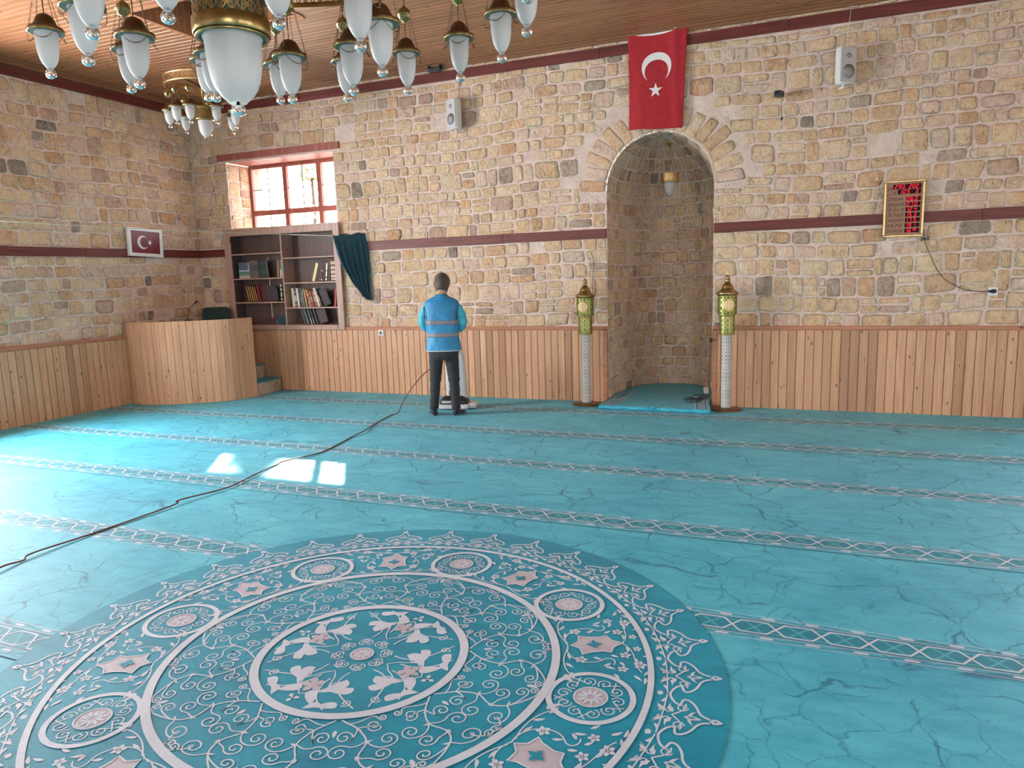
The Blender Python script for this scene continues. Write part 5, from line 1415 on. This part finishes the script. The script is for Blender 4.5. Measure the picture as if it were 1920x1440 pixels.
# ------------------------------------------------------------------ curtain cord and curtain
A_ = Vector((3.22, 0, 2.383)); B_ = Vector((0, -4.3, 2.55))
b = MB(); pts = [(3.22, .0, 2.383), (3.19, -.04, 2.345), (2.90, -.43, 2.318)]+[tuple(Vector((2.90, -.43, 2.318)).lerp(B_, i/12)+Vector((0, 0, -.03*sin(pi*i/12)))) for i in range(1, 13)]
b.tube(pts, .0042, 6); o = b.build('cord', 'cord', None, (2, -2, 2.4)); tag(o, 'pale cord stretched across the corner to the left wall', 'cord')
t = thing('wall_hook', (3.22, 0, 2.40), 'thin iron hook in the stone wall holding the curtain cord', 'hook')
b = MB(); b.tube([(-.01, .03, -.01), (.0, -.05, -.005), (.02, -.075, .012), (.05, -.06, .0)], .004, 6); b.build('hook_wire', 'black', t)
CO_ = (3.05, -.23, 2.33)
t = thing('curtain', CO_, 'dark teal curtain gathered on the cord beside the bookcase', 'curtain')
e1 = Vector((3.19-2.90, -.04+.43, 0)); LW_ = e1.length; e1.normalize(); e2 = Vector((e1.y, -e1.x, 0))
lf = [(443, 620.8), (478, 628), (497, 634), (514, 644), (530, 652), (543, 662.5), (549, 667), (555, 670)]; rt = [(439, 682), (465, 686.5), (495, 688.5), (505, 690.5), (509, 687.5), (530, 687), (552, 687), (556, 686)]
def itp(tab, y):
    y = min(max(y, tab[0][0]), tab[-1][0])
    for (y0, x0), (y1, x1) in zip(tab, tab[1:]):
        if y <= y1: return lerp(x0, x1, (y-y0)/(y1-y0))
b = MB(); n, m = 70, 44; vs = []
for j in range(m+1):
    q = j/m
    for i in range(n+1):
        s = i/n; yt = lerp(443, 439, s)+1.2*sin(s*14)*(1-q); yb = lerp(549, 556.5, min(1, s*1.5)); yv = lerp(yt, yb, q)
        xl, xr = itp(lf, lerp(443, 555, q)), itp(rt, lerp(439, 556, q)); xx = lerp(xl, xr, s); w_ = (xx-620.8)/61.2*LW_
        fold = .030*sin(s*34+q*2.0)*(.5+.5*q)*(.45+.55*min(1, q*4))+.014*sin(s*71-q*3)*min(1, q*5); fold += -.02*sin(pi*s)*q
        p = Vector((2.90, -.43, 2.33))+e1*w_+e2*(fold+.015); p.z = 2.33-(yv-443)*.0083*(1.0)
        vs.append(tuple(p))
b.add(vs, [(j*(n+1)+i, j*(n+1)+i+1, (j+1)*(n+1)+i+1, (j+1)*(n+1)+i) for j in range(m) for i in range(n)], 0, True); b.build('cloth', 'curtain', t, CO_, solid=.004)

# ------------------------------------------------------------------ extension cable
g = [(6.7, -8.3), (5.6, -7.6), (4.75, -6.7), (4.622, -6.434), (4.615, -6.287), (4.58, -6.20), (4.605, -5.77), (4.658, -5.149), (4.633, -5.075), (4.70, -4.75), (4.722, -4.572), (4.66, -4.2), (4.611, -3.898), (4.63, -3.80), (4.728, -3.408), (4.68, -3.0), (4.626, -2.71), (4.625, -2.48), (4.53, -2.2), (4.45, -1.85), (4.40, -1.55), (4.405, -1.38)]
b = MB(); pts = cr([(p[0], p[1], .007+(.012 if i in (3, 5, 8, 13, 17) else 0)+(.006 if 6 < i < 12 else 0)) for i, p in enumerate(g)]+[(4.42, -1.30, .10), (4.50, -1.25, .25), (4.60, -1.22, .38), (4.72, -1.20, .50), (4.86, -1.14, .60), (4.99, -1.02, .66)], 6)
b.tube(pts, .0058, 7); o = b.build('extension_cable', 'cable', None, (4.6, -3, .01)); tag(o, 'long red-brown power cable trailing across the carpet to the vacuum cleaner', 'cable')

# ------------------------------------------------------------------ vacuum cleaner
VO = (4.955, -.86, 0)
t = thing('vacuum_cleaner', VO, 'upright pale grey vacuum cleaner with black dome in front of the person', 'vacuum cleaner', None, radians(14))
b = MB(); b.prism([(x, y, .012) for x, y in rrect(.42, .33, .05)], (0, 0, .055)); b.build('base_skirt', 'vgrey', t, None, .01)
b = MB(); b.box((.21, -.11, .015), (.30, .06, .075)); b.build('side_nozzle', 'vgrey', t, None, .008)
b = MB(); rg = []
for q in range(8):
    a = q/7*pi/2; rg.append([(x, y, .067+.105*sin(a)) for x, y in [(x*cos(a)**.5 if q < 7 else x*.05, y*cos(a)**.5 if q < 7 else y*.05) for x, y in rrect(.37, .28, .08)]])
b.loft(rg); b.build('motor_dome', 'black', t)
b = MB(); b.box((-.14, -.148, .085), (.0, -.139, .115)); b.build('vent', 'grille', t)
tl = Matrix.Translation((.03, .03, .10)) @ Matrix.Rotation(radians(5), 4, 'X')
b = MB(); b.loft([[tuple(tl @ Vector((x*s, y*s, z_))) for x, y in rrect(.27, .12, .035)] for z_, s in ((.0, .9), (.03, 1), (.55, .93), (.62, .80), (.64, .5))]); b.build('bag_housing', 'vgrey', t)
b = MB(); b.box((-.115, -.075, .07), (-.02, -.058, .50), 0, mtx=tl); b.build('front_channel', 'wplastic', t, None, .006)
b = MB(); b.tube([tl @ Vector((-.07, -.075, .10)), tl @ Vector((-.066, -.082, .25)), tl @ Vector((-.066, -.08, .44))], .008, 8); b.lathe([(.001, -.03), (.016, -.02), (.016, .03), (.001, .04)], n=14, mtx=tl @ Matrix.Translation((-.07, -.08, .11))); b.build('hose', 'darkgrey', t)
b = MB(); b.tube([tl @ Vector(p) for p in ((0, 0, .60), (0, -.01, .78), (0, -.03, .90), (0, -.08, .965), (0, -.15, .97))], .012, 10); b.build('handle_tube', 'vgrey', t)
b = MB(); b.tube([tl @ Vector(p) for p in ((0, -.13, .97), (0, -.23, .962))], .017, 10); b.build('grip', 'black', t)

# ------------------------------------------------------------------ person seen from behind
PO = (5.072, -1.33, 0); prz = radians(17)
t = thing('person', PO, 'person in a blue vest and dark trousers standing with back turned at the vacuum cleaner', 'person', None, prz)
def skin(name, J, E, mat, root, sub=2):
    me = bpy.data.meshes.new(name); me.from_pydata([j[0] for j in J], E, []); o = bpy.data.objects.new(name, me); COL.objects.link(o); o.parent = root
    me.materials.append(M[mat]); m = o.modifiers.new('k', 'SKIN'); m.use_smooth_shade = True
    for i, j in enumerate(J):
        sv = me.skin_vertices[0].data[i]; r = j[1]; sv.radius = (r, r) if isinstance(r, float) else r; sv.use_root = (i == 0)
    q = o.modifiers.new('u', 'SUBSURF'); q.levels = q.render_levels = sub; return o
J = [((0, 0, .92), (.13, .09)), ((0, .005, 1.06), (.125, .085)), ((0, .0, 1.22), (.14, .09)), ((0, .01, 1.38), (.12, .075)), ((0, .025, 1.46), .055), ((0, .045, 1.49), .05),
     ((-.165, 0, 1.39), .055), ((-.235, .02, 1.13), .043), ((-.10, .21, 1.05), .032), ((-.035, .27, 1.06), .026),
     ((.165, 0, 1.39), .055), ((.235, .02, 1.13), .043), ((.10, .21, 1.03), .032), ((.035, .26, 1.04), .026),
     ((-.085, 0, .86), .085), ((-.115, .012, .48), .055), ((-.145, -.01, .10), .038), ((-.165, .07, .035), (.030, .022)), ((-.185, .14, .028), (.028, .016)),
     ((.085, 0, .86), .085), ((.10, .012, .48), .055), ((.115, -.01, .10), .038), ((.14, .07, .035), (.030, .022)), ((.165, .14, .028), (.028, .016))]
Eg = [(0, 1), (1, 2), (2, 3), (3, 4), (4, 5), (3, 6), (6, 7), (7, 8), (8, 9), (3, 10), (10, 11), (11, 12), (12, 13), (0, 14), (14, 15), (15, 16), (16, 17), (17, 18), (0, 19), (19, 20), (20, 21), (21, 22), (22, 23)]
skin('body', J, Eg, 'skin', t)
for s in (-1, 1):   # hands closed round the grip
    hx, hy, hz = s*.03, .285, 1.055 if s < 0 else 1.035
    HJ = [((hx, hy, hz), (.026, .034)), ((hx-s*.01, hy+.045, hz+.005), (.022, .034))]; HE = [(0, 1)]
    for k_ in range(4):
        i0 = len(HJ); ln = (.9, 1, .95, .78)[k_]; zz = hz+.030-.019*k_
        HJ += [((hx-s*.012, hy+.06, zz), .0095), ((hx-s*.04, hy+.075*ln, zz-.004), .0088), ((hx-s*.052, hy+.052, zz-.008), .0080), ((hx-s*.040, hy+.032, zz-.008), .007)]; HE += [(1, i0), (i0, i0+1), (i0+1, i0+2), (i0+2, i0+3)]
    i0 = len(HJ); HJ += [((hx-s*.005, hy+.01, hz+.036), .011), ((hx-s*.03, hy+.03, hz+.050), .0095), ((hx-s*.048, hy+.05, hz+.048), .008)]; HE += [(0, i0), (i0, i0+1), (i0+1, i0+2)]
    skin('hand', HJ, HE, 'skin', t, 1)
# head: looking down at the cleaner
hm_ = Matrix.Translation((0, .085, 1.605)) @ Matrix.Rotation(radians(-30), 4, 'X') @ Matrix.Scale(1.10, 4)
def headring(z_, rx, ryf, ryb, n=24): return [tuple(hm_ @ Vector((rx*cos(a), (ryf if sin(a) > 0 else ryb)*sin(a), z_))) for a in [2*pi*i/n for i in range(n)]]
b = MB(); b.loft([headring(*r_v) for r_v in ((-.135, .02, .05, .0), (-.125, .038, .082, .02), (-.10, .055, .09, .05), (-.065, .066, .092, .075), (-.02, .073, .095, .09), (.03, .078, .096, .10), (.07, .072, .085, .095), (.10, .052, .06, .07), (.118, .025, .028, .035), (.123, .004, .004, .004))])
b.build('head', 'skin', t)
b = MB(); b.loft([[tuple(hm_ @ Vector(p)) for p in r_v] for r_v in ([(.006, .09, .0), (-.006, .09, .0), (0, .1, -.0)], [(.014, .09, -.035), (-.014, .09, -.035), (0, .118, -.032)], [(.012, .09, -.045), (-.012, .09, -.045), (0, .10, -.044)])]); b.build('nose', 'skin', t)
for s in (-1, 1):
    b = MB(); b.sphere(tuple(hm_ @ Vector((s*.03, .086, .005))), .011, 12); b.build('eye', 'fwhite', t)
    b = MB(); b.tube([hm_ @ Vector(p) for p in ((s*.073, .0, .025), (s*.086, -.012, .02), (s*.088, -.016, -.005), (s*.080, -.004, -.03))], .010, 8, rads=[.008, .012, .011, .007]); b.build('ear', 'skin', t)
b = MB(); b.tube([hm_ @ Vector(p) for p in ((-.024, .088, -.07), (0, .098, -.072), (.024, .088, -.07))], .005, 6); b.build('mouth', 'skin', t)
b = MB(); rg = []
for z_, rx, ryf, ryb in ((-.095, .060, .0, .066), (-.075, .068, .0, .082), (-.05, .075, -.01, .092), (-.02, .081, .00, .102), (.02, .086, .01, .112), (.055, .087, .085, .112), (.085, .076, .092, .10), (.11, .056, .066, .078), (.130, .028, .03, .04), (.136, .004, .004, .004)):
    rg.append([tuple(hm_ @ Vector((rx*cos(a)*(1+.02*sin(7*a)), (ryf if sin(a) > 0 else ryb)*sin(a)*(1+.02*cos(9*a)), z_))) for a in [2*pi*i/28 for i in range(28)]])
b.loft(rg); b.build('hair', 'hair', t)
# clothes
def ell(c, rx, ry, n=32, ex=2.4, wob=0, ph=0, tilt=0, sd=0):
    out = []
    for i in range(n):
        a = 2*pi*i/n; x = abs(cos(a))**(2/ex)*(1 if cos(a) > 0 else -1)*rx; y = abs(sin(a))**(2/ex)*(1 if sin(a) > 0 else -1)*ry
        k = 1+wob*(sin(5*a+ph)+.6*sin(9*a-1.7*ph+sd)); out.append((c[0]+x*k, c[1]+y*k, c[2]+tilt*x/rx*.5))
    return out
VR = [(.800, .216, .132, .018, .3), (.815, .215, .131, .022, 1.0), (.86, .207, .128, .030, 1.9), (.91, .202, .124, .030, 2.9), (.96, .197, .120, .030, 3.6), (1.01, .196, .118, .024, 4.4), (1.06, .198, .118, .026, 5.2), (1.12, .203, .120, .026, 6.0), (1.18, .207, .122, .022, 6.8), (1.24, .208, .122, .018, 7.6), (1.30, .210, .118, .014, 8.3), (1.345, .213, .112, .010, 9.0), (1.385, .207, .102, .008, 9.5), (1.412, .190, .090, .006, 10), (1.435, .155, .078, .004, 10), (1.452, .110, .070, .002, 10), (1.468, .078, .064, .0, 10), (1.490, .064, .060, .0, 10)]
b = MB(); b.loft([ell((0, .005+.02*max(0, z_-1.3), z_), rx, ry, 48, 2.5, wv, ph) for z_, rx, ry, wv, ph in VR], 0, True, False); vest = b.build('vest', 'vest', t, None, 0, .004)
def vring(z_, g_=.0):
    for r0, r1 in zip(VR, VR[1:]):
        if z_ <= r1[0]:
            q = (z_-r0[0])/(r1[0]-r0[0]); rx, ry, wv, ph = (lerp(r0[i], r1[i], q) for i in (1, 2, 3, 4)); break
    return ell((0, .005, z_), rx+g_, ry+g_, 48, 2.5, wv, ph)
for z0 in (.975, 1.125):
    b = MB(); b.loft([vring(z0+.052*i/4, .004) for i in range(5)], 0, True, False); b.build('reflective_band', 'band_refl', vest, None, 0, .002)
b = MB(); b.loft([vring(.803, .005), vring(.808, .006), vring(.815, .005)], 0, True, False); b.build('hem_piping', 'grille', vest, None, 0, .003)
b = MB(); b.loft([ell((0, .005, .78), .19, .12, 32), ell((0, .005, .86), .185, .115, 32)], 0, True, False); b.build('shirt_hem', 'sock', t, None, 0, .003)
for s in (-1, 1):
    b = MB(); path = cr([(s*.140, .0, 1.34), (s*.195, .0, 1.31), (s*.238, .012, 1.22), (s*.246, .03, 1.13), (s*.205, .09, 1.07), (s*.15, .155, 1.055), (s*.095, .215, 1.05)], 4)
    K = len(path)-1; b.tube(path, .06, 16, rads=[(.060 if i < 3 else .062)-.022*i/K+.0035*sin(i*1.9) for i in range(K+1)]); b.build('sleeve', 'sleeve', t)
    b = MB(); b.tube(cr([(s*.155, .10, 1.40), (s*.198, .03, 1.385), (s*.208, -.05, 1.34), (s*.202, -.085, 1.27), (s*.198, -.08, 1.20)], 4), .006, 8); b.build('armhole_piping', 'black', vest)
b = MB(); b.loft([ell((0, .0, .93), .165, .105, 32), ell((0, .0, .87), .172, .112, 32), ell((0, -.002, .80), .176, .120, 32, 2.4, .006), ell((0, -.002, .75), .175, .118, 32, 2.6, .006), ell((0, 0, .70), .166, .108, 32, 3.0)], 0, True, True); tr_ = b.build('trousers', 'trouser', t)
for s, fx in ((-1, -.150), (1, .128)):
    b = MB(); rg = []
    for i in range(19):
        q = i/18; z_ = lerp(.80, .085, q); cx = lerp(s*.088, fx, q**.9); cy = lerp(-.002, -.012, q)+.02*sin(pi*q)
        r = lerp(.092, .056, min(1, q*1.35))+(.006*sin(i*2.3) if 8 < i < 13 else .002*sin(i*2.1)); rg.append(ell((cx, cy, z_), r, r*1.08, 22, 2.2, .012, i*.9))
    b.loft(rg); b.build('trouser_leg', 'trouser', tr_)
    b = MB(); rg = []
    for q, w_, h_ in ((-.055, .012, .03), (-.045, .032, .062), (-.015, .040, .088), (.03, .040, .075), (.08, .044, .055), (.13, .045, .042), (.17, .036, .032), (.19, .012, .02)):
        a = s*.42; cxx = fx+q*sin(a); cyy = -.015+q*cos(a); rg.append([(cxx+w_*cos(v_)*cos(a), cyy-w_*cos(v_)*sin(a), .004+h_*.5*(1+sin(v_))) for v_ in [2*pi*k/16 for k in range(16)]])
    b.loft(rg); b.build('sock', 'sock', t)

# ------------------------------------------------------------------ evergreen outside
tx, ty = -3.7, 7.95
t = thing('evergreen_tree', (tx, ty, -.26), 'slim evergreen tree with a bare trunk standing outside beyond the window', 'tree')
b = MB(); rr = random.Random(12); zt_ = .705*(ty+4.36)+.26
for i in range(5200):
    top = i > 60
    zz = zt_-4.2*rr.random()**.8 if top else rr.uniform(3.4, 4.8); rad = min(.02+(zt_-zz)*.42, .36) if top else rr.uniform(.2, .9)
    a = rr.uniform(0, 2*pi); r = rad*sqrt(rr.uniform(.02, 1)); c = Vector((r*cos(a), r*sin(a), zz)); u = Vector((cos(a)*.4+rr.uniform(-.4, .4), sin(a)*.4+rr.uniform(-.4, .4), 1)).normalized()*rr.uniform(.12, .22); s = Vector((-sin(a), cos(a), rr.uniform(-.5, .5)))*rr.uniform(.03, .05)
    b.add([c-s, c+s, c+u], [(0, 1, 2)])
b.build('foliage', 'leaf', t)
b = MB(); b.tube([(0, 0, 0), (.02, .01, 3), (0, 0, zt_-.3)], .06, 8, rads=[.07, .05, .01]); b.build('trunk', 'bark', t)
# ------------------------------------------------------------------ camera, light
cam = bpy.data.cameras.new('camera'); co = bpy.data.objects.new('camera', cam); COL.objects.link(co)
r_ = Vector((0.92657, 0.37486, -0.03069)); u_ = Vector((-0.02863, 0.15165, 0.98802)); f_ = Vector((-0.37503, 0.91459, -0.15125))
co.matrix_world = Matrix(((r_.x, u_.x, -f_.x, 9.1486), (r_.y, u_.y, -f_.y, -9.1009), (r_.z, u_.z, -f_.z, 1.7), (0, 0, 0, 1)))
cam.sensor_width = 36; cam.lens = 1342.4/1920*36; cam.clip_start = .05; cam.clip_end = 500
SC.camera = co
sun = bpy.data.lights.new('sun', 'SUN'); so = bpy.data.objects.new('sun', sun); COL.objects.link(so)
so.rotation_euler = Vector((.68, -1, -.705)).to_track_quat('-Z', 'Y').to_euler()
sun.energy = 26; sun.angle = radians(.6); sun.color = (1, .93, .82)
wd = bpy.data.worlds.new('world'); SC.world = wd; wd.use_nodes = True
nt = wd.node_tree; nt.nodes.clear()
o_ = nt.nodes.new('ShaderNodeOutputWorld'); b_ = nt.nodes.new('ShaderNodeBackground')
sk = nt.nodes.new('ShaderNodeTexSky'); sk.sky_type = 'NISHITA'; sk.sun_disc = False
sk.sun_elevation = radians(30); sk.sun_rotation = radians(-34); sk.dust_density = 3; sk.air_density = 1
mx = nt.nodes.new('ShaderNodeMix'); mx.data_type = 'RGBA'; mx.inputs[0].default_value = .8; mx.inputs[7].default_value = (1, .985, .96, 1)
nt.links.new(sk.outputs[0], mx.inputs[6]); nt.links.new(mx.outputs[2], b_.inputs[0]); nt.links.new(b_.outputs[0], o_.inputs[0])
b_.inputs[1].default_value = 5.0
def daylight(mt, w, e, c=(.97, .985, 1)):
    l = bpy.data.lights.new('window_daylight', 'AREA'); l.shape = 'RECTANGLE'; l.size = w; l.size_y = WIN[3]-WIN[2]; l.energy = e; l.color = c
    o = bpy.data.objects.new('window_daylight', l); COL.objects.link(o)
    y = mt.to_3x3() @ Vector((0, 1, 0)); p = mt @ Vector((w/2, .62, (WIN[2]+WIN[3])/2))
    o.matrix_world = Matrix.Translation(p) @ (-y).to_track_quat('-Z', 'Z').to_matrix().to_4x4()
EW = 1.0
daylight(TX(MB_, WIN[0]), ww, 45*EW); daylight(TX(MB_, W-WIN[1]), ww, 250*EW)
for (a, b), e_ in zip(LW, (1500, 600)): daylight(TX(ML_, a), b-a, e_*EW)
for a, b in RW: daylight(TX(MR_, a), b-a, 200*EW)
for i in (0, 2): daylight(TX(MF_, hf[i][0]), 2.0, 320*EW)
SC.view_settings.view_transform = 'Standard'; SC.view_settings.look = 'None'; SC.view_settings.gamma = 1
SC.view_settings.use_curve_mapping = False; SC.view_settings.exposure = -.13
SC.cycles.use_denoising = True; SC.cycles.max_bounces = 7; SC.cycles.diffuse_bounces = 4; SC.cycles.use_adaptive_sampling = True; SC.cycles.adaptive_threshold = .05; SC.cycles.transparent_max_bounces = 12
SC.cycles.sample_clamp_indirect = 6; SC.cycles.caustics_reflective = False; SC.cycles.caustics_refractive = False
